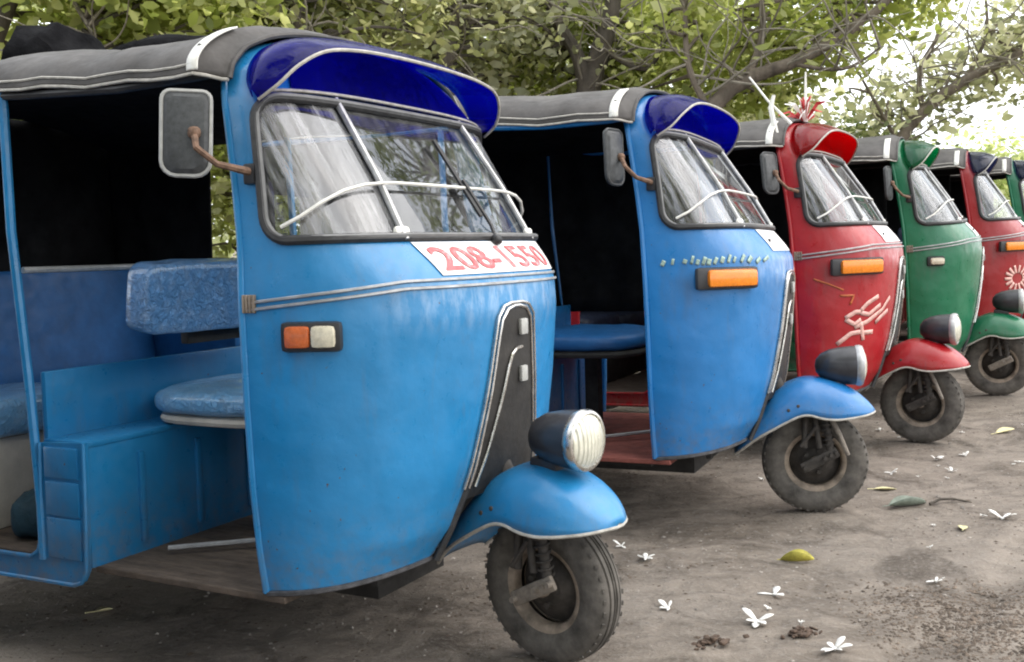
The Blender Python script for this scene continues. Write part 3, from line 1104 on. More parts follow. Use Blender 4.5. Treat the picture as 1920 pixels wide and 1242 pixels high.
    P = np.array([[(-2.285 + 0.006 * math.sin(30 * y), y, z) for y in gy] for z in gz])
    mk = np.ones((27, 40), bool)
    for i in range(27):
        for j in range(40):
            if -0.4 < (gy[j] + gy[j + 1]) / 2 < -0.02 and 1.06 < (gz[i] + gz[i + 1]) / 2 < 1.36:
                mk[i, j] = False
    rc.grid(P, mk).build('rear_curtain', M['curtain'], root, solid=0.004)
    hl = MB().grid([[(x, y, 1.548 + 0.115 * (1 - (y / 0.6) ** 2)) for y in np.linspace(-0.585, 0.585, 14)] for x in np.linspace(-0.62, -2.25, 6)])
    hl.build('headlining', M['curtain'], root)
    # ---- handlebar and dash
    hb = MB().tube([(-0.2, 0, 0.6), (-0.44, 0, 1.02)], 0.022, 10)
    hb.tube([(-0.46, -0.33, 1.04), (-0.44, -0.2, 1.03), (-0.44, 0.2, 1.03), (-0.46, 0.33, 1.04)], 0.014, 8)
    hb.build('handlebar', M['black_plastic'], root)
    MB().grid([[front_pt(y, 1.09, 0) + Vector((-0.02, 0, 0)), ] + [Vector((front_pt(y, 1.09).x - d, y, 1.09 - 0.02 * (d > 0.1))) for d in (0.05, 0.13, 0.14)] for y in np.linspace(-0.4, 0.4, 12)]).build(
        'dashboard', M['black_plastic'], root, solid=0.01)
    # ---- front wheel
    def wheel(name, c, parent, rotz=0.0, lean=0.0):
        w = MB()
        tp = [(0.113, 0.036), (0.124, 0.043), (0.140, 0.049), (0.158, 0.052), (0.172, 0.0515), (0.186, 0.048), (0.196, 0.041), (0.202, 0.033),
              (0.2045, 0.026), (0.2005, 0.0245), (0.2005, 0.0205), (0.2062, 0.019), (0.207, 0.009), (0.2025, 0.008), (0.2025, 0.002), (0.207, 0.001)]
        full = tp + [(r, -h) for r, h in tp[::-1]]
        w.lathe(full, (0, 0, 0), 'Y', 72)
        # shoulder lugs
        for s in (-1, 1):
            for k in range(40):
                a = 2 * math.pi * (k + 0.25 * (s > 0)) / 40
                rot = Matrix.Rotation(-a, 3, 'Y')
                w.box(rot @ Vector((0.1970, s * 0.0365, 0)), (0.006, 0.014, 0.012), rot @ Matrix.Rotation(s * R(-42), 3, 'Z'))
        o = w.build(name, M['tyre'], parent)
        o.location = c
        o.rotation_euler = (lean, 0, rotz)
        r_ = MB()
        for s in (-1, 1):
            r_.lathe([(0.100, s * 0.006), (0.102, s * 0.030), (0.108, s * 0.037), (0.117, s * 0.040), (0.122, s * 0.041), (0.1225, s * 0.036), (0.113, s * 0.034)], (0, 0, 0), 'Y', 48)
        ro = r_.build('rim', M['rim'], o)
        d_ = MB()
        d_.lathe([(0.101, 0.012), (0.086, 0.004), (0.072, -0.012), (0.06, -0.016), (0.05, -0.03), (0.03, -0.034), (0.0, -0.034)], (0, 0, 0), 'Y', 40)
        for k in range(5):
            a = 2 * math.pi * k / 5
            d_.lathe([(0.0, -0.046), (0.009, -0.046), (0.009, -0.02)], (0.043 * math.cos(a), 0, 0.043 * math.sin(a)), 'Y', 6)
        d_.build('wheel_disc', M['dish'], o)
        MB().lathe([(0.0, -0.06), (0.017, -0.058), (0.02, -0.05), (0.022, -0.02)], (0, 0, 0), 'Y', 16).build('hub_cap', M['rim'], o)
        return o
    st_ = R(steer)
    lean = R(cfg.get('lean', 0))
    wheel('front_wheel', (0, 0, 0.207), root, st_, lean)

    def steered(o):
        o.rotation_euler = (lean, 0, st_)
        return o
    fk = MB()
    lr = Matrix.Rotation(R(-27), 3, 'Y')
    fk.rbox((0.012, -0.088, 0.222), (0.155, 0.016, 0.042), 0.008, lr)
    steered(MB().rbox((0.012, 0.088, 0.222), (0.155, 0.016, 0.042), 0.008, lr).build('axle_link', M['fork'], root))
    for dx, dz in ((0.055, 0.245), (0.03, 0.232), (0.074, 0.254), (-0.045, 0.193)):
        fk.lathe([(0.0, -0.112), (0.008, -0.112), (0.009, -0.09)], (dx, 0, dz), 'Y', 8)
    steered(fk.build('axle_link', M['fork'] if cfg['seed'] in (1, 4) else M['dish'], root))
    if cfg['seed'] in (2, 3, 5):
        steered(MB().tube([(0.045, -0.088, 0.41), (0.085, -0.094, 0.33), (0.118, -0.096, 0.245)], [0.011, 0.010, 0.009], 8).build('brace_tube', M['fork'], root))
    sk = MB()
    sk.tube([(0.055, -0.08, 0.25), (0.03, -0.075, 0.43)], 0.014, 10)
    sk.tube([(0.012, -0.083, 0.27), (-0.01, -0.07, 0.44)], 0.011, 10)
    sk.tube([(-0.045, -0.078, 0.27), (-0.04, -0.07, 0.40)], 0.012, 10)
    sk.tube([(-0.06, -0.085, 0.275), (0.0, -0.085, 0.355)], 0.008, 8)
    hx = []
    for k in range(90):
        t = k / 89
        a = t * 2 * math.pi * 7
        hx.append((0.05 - 0.02 * t + 0.02 * math.cos(a), -0.077 + 0.02 * math.sin(a), 0.27 + 0.14 * t))
    sk.tube(hx, 0.0035, 5)
    sk.tube([(0.0, 0.08, 0.24), (0.0, 0.07, 0.45)], 0.016, 8)
    sk.tube([(-0.10, 0, 0.42), (-0.20, 0, 0.62)], 0.03, 12)
    steered(sk.build('front_fork', M['dish'], root))
    # ---- mudguard
    xk = [-0.315, -0.27, -0.22, -0.17, -0.12, -0.07, -0.03, 0.02, 0.07, 0.12, 0.16, 0.19, 0.215, 0.232]
    zt_ = [0.262, 0.335, 0.415, 0.47, 0.508, 0.532, 0.542, 0.541, 0.530, 0.510, 0.485, 0.460, 0.434, 0.412]
    zb_ = [0.246, 0.284, 0.322, 0.352, 0.380, 0.404, 0.409, 0.396, 0.391, 0.394, 0.398, 0.401, 0.404, 0.405]
    wd = [0.095, 0.118, 0.130, 0.136, 0.139, 0.140, 0.140, 0.139, 0.135, 0.124, 0.106, 0.084, 0.052, 0.012]
    xf = np.linspace(xk[0], xk[-1], 46)
    sp_ = lambda K: np.array([p.x for p in cr([(v, 0, 0) for v in K], 40)])
    xx_ = sp_(xk)
    ev = lambda K: np.interp(xf, xx_, sp_(K))
    ZT, ZB, WD = ev(zt_), ev(zb_), ev(wd)
    P = []
    for x, a, b_, w_ in zip(xf, ZT, ZB, WD):
        r_ = []
        for k in range(25):
            th = math.pi * k / 24
            cy, cz = -math.cos(th), math.sin(th)
            y = w_ * math.copysign(abs(cy) ** 0.75, cy)
            flare = 1 + 0.06 * (1 - cz) ** 3
            r_.append((x, y * flare, b_ + (a - b_) * cz ** 0.85))
        P.append(r_)
    mg = steered(MB().grid(P).build('mudguard', body, root, solid=0.006))
    bd = [p[0] for p in P] + [p[-1] for p in P[::-1]]
    MB().tube(bd, 0.0055, 6).build('mudguard_bead', cfg.get('bead', M['hem']), mg)
    rv = MB()
    for x in (-0.105, -0.075):
        i = int(np.argmin(abs(xf - x)))
        p = Vector(P[i][2])
        rv.cushion(p + Vector((0, -0.002, 0)), (0.014, 0.008, 0.014), 0.8, 5)
    rv.build('mudguard_bolt', M['dish'], mg)
    # ---- head lamp
    ldx, ldz = cfg.get('lamp', (0.0, 0.0))
    hs = MB().lathe([(0.0000, -0.075), (0.0260, -0.070), (0.0484, -0.052), (0.0651, -0.02), (0.0735, 0.02), (0.0772, 0.06), (0.0781, 0.085)], (0.04 + ldx, 0, 0.616 + ldz), 'X', 40)
    hs.rbox((0.02 + ldx, 0, 0.545 + ldz), (0.09, 0.07, 0.04), 0.012)
    ho = steered(hs.build('headlamp', M['lamp_shell'], root))
    MB().lathe([(0.0781, 0.080), (0.0814, 0.088), (0.0823, 0.098), (0.0781, 0.108), (0.0716, 0.110), (0.0698, 0.104)], (0.04 + ldx, 0, 0.616 + ldz), 'X', 40).build('lamp_rim', M['chrome'] if cfg['seed'] == 1 else M['alu'], ho)
    MB().lathe([(0.0711, 0.104), (0.0614, 0.113), (0.0418, 0.121), (0.0186, 0.125), (0.0000, 0.126)], (0.04 + ldx, 0, 0.616 + ldz), 'X', 40).build('lamp_lens', M['lens'], ho)
    # ---- rear wheels resting on the ground despite the tilt
    for s in (-1, 1):
        dz = -(R(tilt[0]) * s * 0.53 - R(tilt[1]) * -2.0)
        wheel('rear_wheel', (-2.0, s * 0.53, 0.207 + dz), root)
    MB().tube([(-2.0, -0.5, 0.21), (-2.0, 0.5, 0.21)], 0.03, 10).build('rear_axle', M['chassis'], root)
    return root


BLUE = ('sky_blue_paint', (0.017, 0.225, 0.50))
BLUE2 = ('deep_sky_blue_paint', (0.016, 0.195, 0.51))
RED = ('scarlet_paint', (0.40, 0.006, 0.012))
RED2 = ('dark_red_paint', (0.32, 0.007, 0.010))
GREEN = ('bottle_green_paint', (0.004, 0.15, 0.065))

CFG = [
    dict(seed=1, loc=(0.0794, 2.7608), yaw=-28.27, tilt=(-0.93, -0.04), steer=-11, lean=2, paint=BLUE, visor=('blue_tinted_plastic', (0.006, 0.006, 0.15), 0.55),
         ind=(-0.398, -0.262, 0.922, 0.036, 'split'), floor='floor_brown', text='208-1550', wiper=True,
         label='nearest blue auto rickshaw, white sticker with red figures under its windscreen, cream headlamp'),
    dict(seed=2, loc=(1.1964, 4.1619), yaw=-23.60, tilt=(-1.36, -0.06), steer=13, lamp=(0.04, -0.028), backrest=False, mirror_turn=18, mirror_w=0.10, paint=BLUE2, visor=('blue_tinted_plastic', (0.006, 0.006, 0.15), 0.55),
         ind=(-0.330, -0.145, 0.957, 0.041, 'amber'), floor='floor_red', belt=False, plate=(-0.20, 0.39),
         label='second blue auto rickshaw with a wholly orange side indicator and rust red floor'),
    dict(seed=3, loc=(2.1212, 5.4076), yaw=-27.32, tilt=(-0.69, -0.49), steer=-5, lamp=(0.03, -0.022), mirror_turn=30, mirror_nod=0.12, mirror_w=0.095, paint=RED, visor=('red_tinted_plastic', (0.26, 0.004, 0.009), 0.3),
         ind=(-0.338, -0.131, 0.94, 0.042, 'amber'), floor='floor_brown', plate=(-0.27, 0.39), hi=0.8, bead=M['hem'],
         label='red auto rickshaw with a pale branching decal, standing between blue and green ones'),
    dict(seed=4, loc=(3.1684, 6.7946), yaw=-24.34, tilt=(1.14, -0.35), steer=0, mirror_turn=15, mirror_w=0.09, paint=GREEN, visor=('green_tinted_plastic', (0.006, 0.10, 0.05), 0.3),
         ind=(-0.40, -0.30, 0.92, 0.03, 'clear'), floor='floor_brown', plate=(-0.22, 0.39), hi=0.7,
         label='green auto rickshaw with a green visor and small clear indicator'),
    dict(seed=5, loc=(4.20, 8.2), yaw=-25.5, tilt=(0, 0), steer=-3, mirror=False, paint=RED2, visor=('smoke_tinted_plastic', (0.02, 0.025, 0.05), 0.3),
         ind=(-0.33, -0.13, 0.945, 0.04, 'amber'), floor='floor_brown', hi=0.6,
         label='dark red auto rickshaw cut by the picture edge, just behind the green one'),
    dict(seed=7, loc=(-1.10, 1.38), yaw=-27, tilt=(0, 0), steer=0, paint=BLUE2, visor=('blue_tinted_plastic', (0.006, 0.006, 0.15), 0.55),  # unseen rickshaw, added to shade the ground at the lower left
         ind=(-0.33, -0.13, 0.945, 0.04, 'amber'), floor='floor_brown', hi=0.5, belt=False,
         label='next auto rickshaw of the row, standing just outside the left edge of the picture'),
    dict(seed=6, loc=(5.22, 9.6), yaw=-25.5, tilt=(0, 0), steer=8, mirror=False, paint=GREEN, visor=('smoke_tinted_plastic', (0.02, 0.025, 0.05), 0.3),
         ind=(-0.33, -0.13, 0.945, 0.04, 'amber'), floor='floor_brown', hi=0.5, belt=False,
         label='farthest auto rickshaw, only a dark visor of it showing past the dark red one'),
]

# ------------------------------------------------------------------ ground
def ground_mat():
    m, nt, b = new_mat('trodden_dirt')
    n_big = noise(nt, 0.9, 6, 0.6)
    n_mid = noise(nt, 5.0, 8, 0.68, vscale=(1, 1.9, 1), dist=0.6)
    n_fine = noise(nt, 60, 6, 0.7)
    n_grit = noise(nt, 240, 3, 0.6)
    c = mixc(nt, rng_map(nt, n_mid, 0.34, 0.66), (0.115, 0.092, 0.072), (0.27, 0.225, 0.182))
    c = mixc(nt, rng_map(nt, n_big, 0.40, 0.68, 0, 0.65), c, (0.31, 0.268, 0.228))
    damp = rng_map(nt, noise(nt, 2.3, 7, 0.66, dist=0.8), 0.49, 0.64, 0, 0.85)
    c = mixc(nt, damp, c, (0.068, 0.052, 0.039))
    c = mixc(nt, rng_map(nt, n_fine, 0.5, 0.75, 0, 0.55), c, (0.36, 0.33, 0.295))
    c = mixc(nt, rng_map(nt, n_grit, 0.56, 0.68, 0, 0.5), c, (0.10, 0.085, 0.07))
    nt.links.new(c, b.inputs['Base Color'])
    b.inputs['Roughness'].default_value = 0.93
    add = node(nt, 'ShaderNodeMath', operation='ADD')
    nt.links.new(n_mid, add.inputs[0])
    sc = node(nt, 'ShaderNodeMath', operation='MULTIPLY')
    sc.inputs[1].default_value = 0.45
    nt.links.new(n_fine, sc.inputs[0])
    nt.links.new(sc.outputs[0], add.inputs[1])
    bump(nt, add.outputs[0], b, 0.8, 0.03)
    return m


def vnoise(X, Y, scale, seed):
    """smooth lattice noise in -1..1"""
    g = np.random.default_rng(seed).uniform(-1, 1, (128, 128))
    x, y = X * scale + 40.3, Y * scale + 40.7
    i, j = np.floor(x).astype(int), np.floor(y).astype(int)
    fx, fy = x - i, y - j
    fx, fy = fx * fx * (3 - 2 * fx), fy * fy * (3 - 2 * fy)
    q = lambda a_, b_: g[a_ % 128, b_ % 128]
    return (q(i, j) * (1 - fx) + q(i + 1, j) * fx) * (1 - fy) + (q(i, j + 1) * (1 - fx) + q(i + 1, j + 1) * fx) * fy


def height(X, Y):
    X, Y = np.asarray(X, float), np.asarray(Y, float)
    h = 0.012 * vnoise(X, Y, 1.3, 1) + 0.008 * vnoise(X, Y, 3.1, 2) + 0.005 * vnoise(X, Y, 8, 3) + 0.0035 * vnoise(X, Y, 19, 4) + 0.002 * vnoise(X, Y, 43, 5)
    # old wheel ruts running along the front of the row, and the pull-in tracks of the vehicles
    d = (X - 1.15) * 0.795 - (Y - 3.0) * 0.607 + 0.10 * np.sin(Y * 1.3)
    for o in (0.05, 0.62):
        h = h - 0.016 * np.exp(-((d - o) / 0.07) ** 2) * (0.75 + 0.25 * np.sin((X * 0.6 + Y * 0.8) * 60)) + 0.007 * np.exp(-((np.abs(d - o) - 0.12) / 0.05) ** 2)
    h = h - 0.012
    for c_ in CFG:                       # the earth is pressed flat where a front wheel stands
        r2 = (X - c_['loc'][0]) ** 2 + (Y - c_['loc'][1]) ** 2
        w_ = np.exp(-r2 / 0.03)
        h = h * (1 - w_) + 0.001 * w_
    e = np.clip(np.minimum.reduce([X + 4.9, 6.9 - X, Y - 1.85, 9.9 - Y]) * 3, 0, 1)
    return h * e - 0.006 * (1 - e)


gx = np.concatenate([[-900, -200, -60, -25, -12, -8], np.linspace(-5, -2.3, 60), np.linspace(-2.28, 4.2, 380), np.linspace(4.25, 7, 60), [9, 13, 26, 60, 200, 900]])
gy_ = np.concatenate([[-900, -200, -60, -20, -8, -3, 0, 1.2], np.linspace(1.8, 2.3, 10), np.linspace(2.32, 6.2, 230), np.linspace(6.25, 10, 80), [11, 13, 16, 25, 60, 200, 900]])
XX, YY = np.meshgrid(gx, gy_)
gm = MB().grid(np.stack([XX, YY, height(XX, YY)], -1))
g_ob = gm.build('ground', ground_mat())
tag(g_ob, kind='structure')

for c in CFG:
    c['root'] = build_rickshaw(c)
bpy.context.view_layer.update()


def on(i, p):
    """vehicle-local point to world"""
    return CFG[i]['root'].matrix_world @ Vector(p)


# ------------------------------------------------------------------ extras that belong to single vehicles
def flat_stroke(mb, pts, w, off=0.003, sgn=-1):
    P = [side_pt(x, z, sgn, off) for x, z in pts]
    N = [side_nrm(x, z, sgn) for x, z in pts]
    rows = []
    m = len(P)
    dense = []
    for i in range(m - 1):
        for k in range(4):
            dense.append((pts[i][0] + (pts[i + 1][0] - pts[i][0]) * k / 4, pts[i][1] + (pts[i + 1][1] - pts[i][1]) * k / 4))
    dense.append(pts[-1])
    P = [side_pt(x, z, sgn, off) for x, z in dense]
    N = [side_nrm(x, z, sgn) for x, z in dense]
    for i in range(len(P)):
        t = (P[min(i + 1, len(P) - 1)] - P[max(i - 1, 0)]).normalized()
        s = N[i].cross(t).normalized()
        rows.append([P[i] - s * w / 2, P[i], P[i] + s * w / 2])
    mb.grid(rows)


dec = MB()
for st in [[(-0.289, 0.69), (-0.246, 0.718), (-0.225, 0.717)], [(-0.289, 0.685), (-0.252, 0.657), (-0.226, 0.679)],
           [(-0.329, 0.563), (-0.269, 0.613), (-0.227, 0.619)], [(-0.225, 0.723), (-0.198, 0.756), (-0.156, 0.788)],
           [(-0.225, 0.712), (-0.194, 0.701), (-0.151, 0.744)], [(-0.253, 0.641), (-0.2, 0.668), (-0.147, 0.717), (-0.12, 0.776)],
           [(-0.227, 0.613), (-0.185, 0.613)], [(-0.174, 0.657), (-0.13, 0.711)], [(-0.226, 0.668), (-0.222, 0.575)]]:
    flat_stroke(dec, st, 0.022)
dec.build('branching_decal', M['bead_pink'], CFG[2]['root'], solid=0.0008)
d2 = MB()
flat_stroke(d2, [(-0.425, 0.886), (-0.35, 0.857), (-0.292, 0.828)], 0.008)
flat_stroke(d2, [(-0.308, 0.801), (-0.25, 0.8), (-0.266, 0.756)], 0.010)
d2.build('swirl_decal', M['gold_decal'], CFG[2]['root'], solid=0.002)
# scuffed pale strip over the indicator of the second rickshaw
sc_ = MB()
for k in range(17):
    x = -0.455 + 0.02 * k + random.uniform(-0.004, 0.004)
    if k in (1, 3):
        continue
    xx = min(x, -0.13)
    flat_stroke(sc_, [(xx, 1.012 + random.uniform(-0.006, 0.004)), (xx + random.uniform(0.004, 0.012), 1.03 + random.uniform(-0.004, 0.012))], random.uniform(0.010, 0.019))
sc_.build('scuffed_strip', simple('worn_yellowish_decal', (0.33, 0.45, 0.38), 0.6, var=0.4, scale=50), CFG[1]['root'], solid=0.001)['kind'] = 'stuff'
# sunburst decal on the fifth
sb = MB()
for k in range(14):
    a = 2 * math.pi * k / 14
    flat_stroke(sb, [(-0.21 + 0.035 * math.cos(a), 0.70 + 0.04 * math.sin(a)), (-0.21 + 0.085 * math.cos(a), 0.70 + 0.10 * math.sin(a))], 0.022)
sb.build('sunburst_decal', M['bead_pink'], CFG[4]['root'], solid=0.002)
# antenna of the red one
MB().tube([(-0.735, -0.5, 1.905), (-0.644, -0.5, 1.777), (-0.535, -0.49, 1.655)], [0.005, 0.006, 0.009], 6).build('antenna', M['white'], CFG[2]['root'])
MB().tube([(-0.60, -0.53, 1.60), (-0.625, -0.53, 1.74), (-0.61, -0.52, 1.80)], [0.014, 0.013, 0.009], 6).build('antenna_bracket', M['white'], CFG[2]['root'])
# green grille pot / wreath of ribbons on the red one's roof front
pm, pr = MB(), MB()
pl_root = on(2, (-0.54, -0.12, 1.70))
for k in range(34):
    a, e = random.uniform(0, 6.28), random.uniform(0.2, 1.4)
    L = random.uniform(0.08, 0.17)
    d = Vector((math.cos(a) * math.cos(e), math.sin(a) * math.cos(e), math.sin(e)))
    q = d.orthogonal().normalized() * random.uniform(0.008, 0.014)
    p0 = pl_root
    p1 = p0 + d * L * 0.6 + Vector((0, 0, 0.02))
    p2 = p0 + d * L + Vector((0, 0, -0.02))
    (pm if k % 3 == 0 else pr).add([p0 - q * .4, p0 + q * .4, p1 + q, p1 - q, p2 + q * .5, p2 - q * .5], [(0, 1, 2, 3), (3, 2, 4, 5)])
pm.tube([pl_root, pl_root + Vector((0.005, 0, 0.26))], [0.012, 0.004], 6)
plume = empty('ribbon_plume', pl_root)
tag(plume, 'red and white ribbon plume tied on the roof front of the red rickshaw', 'plume')
for mb_, nm, mt in ((pm, 'white_ribbon', M['petal']), (pr, 'red_ribbon', simple('red_ribbon_cloth', (0.45, 0.02, 0.025), 0.6))):
    o = mb_.build(nm, mt, smooth=False)
    o.parent = plume
    o.matrix_parent_inverse = Matrix.Translation(-pl_root)
# black tarpaulin bundle on the rear of the nearest canopy
tb = MB()
tw = np.random.default_rng(4)
P = []
for i, x in enumerate(np.linspace(-2.2, -1.0, 40)):
    t = i / 39
    h = 0.035 + 0.13 * math.exp(-((t - 0.10) / 0.10) ** 2) * (0.85 + 0.15 * math.sin(45 * t)) + 0.03 * math.exp(-((t - 0.62) / 0.22) ** 2)
    h *= min(1, (1 - t) * 9, t * 20 + 0.2)
    r_ = []
    for k in range(17):
        a = math.pi * 2 * k / 17
        r_.append((x + 0.015 * math.sin(5 * a + 11 * t), 0.18 + (0.10 + 0.7 * h) * math.cos(a) + 0.03 * math.sin(9 * t), 1.752 + h * 0.8 + h * math.sin(a) * (1 + 0.15 * math.sin(6 * a + 20 * t))))
    P.append(r_)
tb.grid(P, wrap_u=True)
to = tb.build('tarpaulin_bundle', simple('black_tarpaulin', (0.004, 0.004, 0.005), 0.9, spec=0.05, var=0.4, scale=9, bmp=0.02, bscale=16))
to.matrix_world = CFG[0]['root'].matrix_world.copy()
tag(to, 'bunched black tarpaulin lying along the canopy top of the nearest rickshaw', 'tarpaulin')
# dark bag on the passenger floor of the nearest
bg = MB().cushion((0, 0, 0.062), (0.17, 0.26, 0.125), 0.6, 14, puff=0.12, seed=21)
bo_ = bg.build('cloth_bag', simple('dark_teal_cloth', (0.015, 0.05, 0.07), 0.8, var=0.3, scale=20, bmp=0.006))
bo_.matrix_world = CFG[0]['root'].matrix_world @ Matrix.Translation((-1.50, -0.40, 0.304)) @ Matrix.Rotation(R(35), 4, 'Z')
tag(bo_, 'small dark cloth bag on the passenger floor of the nearest rickshaw', 'bag')


# ------------------------------------------------------------------ vegetation
def leaves_mesh(name, centers, size, mat, parent, tint, flat=0.5, aspect=0.5, droop=0.2):
    """one small folded blade (two triangles) per centre"""
    n = len(centers)
    C = np.asarray(centers, float)
    th = rng.uniform(0, 2 * math.pi, n)
    el = rng.normal(-droop, flat, n)
    d = np.stack([np.cos(th) * np.cos(el), np.sin(th) * np.cos(el), np.sin(el)], 1)
    r = rng.normal(0, 1, (n, 3))
    s = np.cross(d, r)
    s /= np.linalg.norm(s, axis=1, keepdims=True) + 1e-9
    nn = np.cross(d, s)
    L = (size * 0.74 * np.clip(rng.lognormal(0, 0.38, n), 0.4, 2.2))[:, None]
    w = L * aspect
    bend = (L * rng.uniform(-0.18, 0.06, n)[:, None])
    rowsv = []
    for t, ww in ((-0.5, 0.0), (-0.22, 0.85), (0.15, 0.95), (0.5, 0.0)):
        c_ = C + d * L * t + nn * bend * (2 * t) ** 2
        if ww == 0.0:
            rowsv.append(c_)
        else:
            rowsv.append(c_ + s * w * 0.5 * ww + nn * L * 0.05)
            rowsv.append(c_ - s * w * 0.5 * ww + nn * L * 0.05)
    V = np.stack(rowsv, 1).reshape(-1, 3)
    idx = np.arange(n) * 6
    tri = np.stack([idx, idx + 1, idx + 2, idx + 1, idx + 3, idx + 2, idx + 3, idx + 4, idx + 2, idx + 3, idx + 5, idx + 4], 1).reshape(-1)
    me = bpy.data.meshes.new(name)
    me.vertices.add(len(V))
    me.vertices.foreach_set('co', V.reshape(-1).astype(np.float32))
    me.loops.add(len(tri))
    me.loops.foreach_set('vertex_index', tri.astype(np.int32))
    nf = len(tri) // 3
    me.polygons.add(nf)
    me.polygons.foreach_set('loop_start', (np.arange(nf) * 3).astype(np.int32))
    me.polygons.foreach_set('loop_total', np.full(nf, 3, np.int32))
    me.update(calc_edges=True)
    a = me.attributes.new('tint', 'FLOAT', 'POINT')
    a.data.foreach_set('value', np.repeat(np.clip(tint, 0, 1), 6).astype(np.float32))
    me.materials.append(mat)
    o = bpy.data.objects.new(name, me)
    col.objects.link(o)
    o.parent = parent
    return o


LEAF = {
    'far': leaf_mat('far_pale_leaves', (0.24, 0.27, 0.14), (0.40, 0.43, 0.27), (0.58, 0.60, 0.46), 0.5),
    'olive': leaf_mat('olive_leaves', (0.10, 0.115, 0.045), (0.24, 0.265, 0.11), (0.46, 0.46, 0.28), 0.5),
    'bright': leaf_mat('yellow_green_leaves', (0.12, 0.155, 0.04), (0.29, 0.34, 0.09), (0.48, 0.50, 0.25), 0.5),
    'grey': leaf_mat('grey_green_leaves', (0.13, 0.14, 0.085), (0.30, 0.315, 0.20), (0.55, 0.55, 0.43), 0.5),
    'dark': leaf_mat('dark_green_leaves', (0.05, 0.07, 0.03), (0.13, 0.165, 0.065), (0.26, 0.29, 0.14), 0.4),
    'pale': leaf_mat('pale_green_leaves', (0.18, 0.23, 0.09), (0.33, 0.40, 0.17), (0.52, 0.54, 0.33), 0.5),
}


def smooth_path(P, n=6):
    P = [Vector(p) for p in P]
    out = []
    for i in range(len(P) - 1):
        p0, p1, p2, p3 = P[max(0, i - 1)], P[i], P[i + 1], P[min(len(P) - 1, i + 2)]
        for k in range(n):
            t = k / n
            out.append(0.5 * ((2 * p1) + (p2 - p0) * t + (2 * p0 - 5 * p1 + 4 * p2 - p3) * t * t + (3 * p1 - p0 - 3 * p2 + p3) * t ** 3))
    out.append(P[-1])
    return out


def tree(name, label, cat, trunk, r0, blobs, leaves, size, pal, bark='bark', extra=(), r1=0.03, clumps=60, group=None, cl_sd=0.28, twig=0.016, wander=0.12, bare=40):
    """trunk: points from the ground up. blobs: (centre, radii) volumes of the crown. A limb runs to every clump."""
    root = empty(name, trunk[0])
    tag(root, label, cat, group)
    inv = Matrix.Translation(-Vector(trunk[0]))
    tp = smooth_path(trunk, 6)
    tp = [p + Vector((random.gauss(0, 0.008), random.gauss(0, 0.008), 0)) for p in tp]
    m = len(tp)
    mb = MB().tube(tp, [r0 + (r1 - r0) * (i / (m - 1)) for i in range(m)], 10)
    for ex, ra, rb in extra:
        e = smooth_path(ex, 5)
        mb.tube(e, [ra + (rb - ra) * (i / (len(e) - 1)) for i in range(len(e))], 8)
    cs, cw = [], []
    for c, rad in blobs:
        k = max(3, int(clumps * (rad[0] * rad[1] * rad[2]) ** 0.5 / sum((q[1][0] * q[1][1] * q[1][2]) ** 0.5 for q in blobs)))
        if c[2] > 4.3 and trunk[0].y > 2:
            k = max(3, int(k * 0.4))
        d = rng.normal(0, 1, (k, 3))
        d /= np.linalg.norm(d, axis=1, keepdims=True)
        rr = rng.uniform(0.15, 1, (k, 1)) ** 0.45
        cs.append(np.asarray(c) + d * rr * np.asarray(rad))
    cs = np.concatenate(cs)
    allp = np.array([tuple(p) for p in tp[m // 3:]] + [tuple(p) for ex in extra for p in smooth_path(ex[0], 5)])
    for c in cs:
        dd = np.linalg.norm(allp - c, axis=1) + 0.35 * np.maximum(0, allp[:, 2] - c[2])
        a = Vector(allp[int(np.argmin(dd))])
        c = Vector(c)
        mid = a.lerp(c, 0.5) + Vector((random.gauss(0, wander), random.gauss(0, wander), random.uniform(-0.02, wander * 1.6)))
        q = smooth_path([a, mid, c], 4)
        mb.tube(q, [twig * (1.5 - 1.1 * i / (len(q) - 1)) for i in range(len(q))], 5, caps=False)
    to_ = mb.build('trunk', M[bark])
    tg = MB()
    for k in range(bare):
        p = Vector(allp[random.randrange(len(allp))])
        q = [p]
        d = Vector((random.uniform(-1, 1), random.uniform(-0.9, 0.15), random.uniform(-0.25, 0.9))).normalized()
        for _ in range(5):
            d = (d + Vector((random.gauss(0, 0.3), random.gauss(0, 0.2), random.gauss(0, 0.3)))).normalized()
            q.append(q[-1] + d * random.uniform(0.16, 0.34))
        q = smooth_path(q, 3)
        r_ = random.uniform(0.007, 0.016)
        tg.tube(q, [r_ * (1 - 0.75 * i / (len(q) - 1)) for i in range(len(q))], 5, caps=False)
    tgo = tg.build('bare_twigs', M['pale_bark']) if bare else None
    per = max(4, int(leaves * 1.35) // max(1, clumps))
    N = per * len(cs)
    off = rng.normal(0, 1, (N, 3)) * np.array([cl_sd, cl_sd, cl_sd * 0.7])
    base = np.repeat(cs, per, 0)
    tint = np.repeat(rng.uniform(0.3, 1.0, len(cs)), per) + rng.normal(0, 0.2, N)
    lo = leaves_mesh('crown', base + off, size, LEAF[pal], None, tint)
    for o in (to_, lo, tgo):
        if o is None:
            continue
        o.parent = root
        o.matrix_parent_inverse = inv
    return root


def G0(u, d, dz=0.0):
    p = at(u, 420, d)
    return Vector((p.x, p.y, -0.05))


def V3(u, v, d):
    return at(u, v, d)


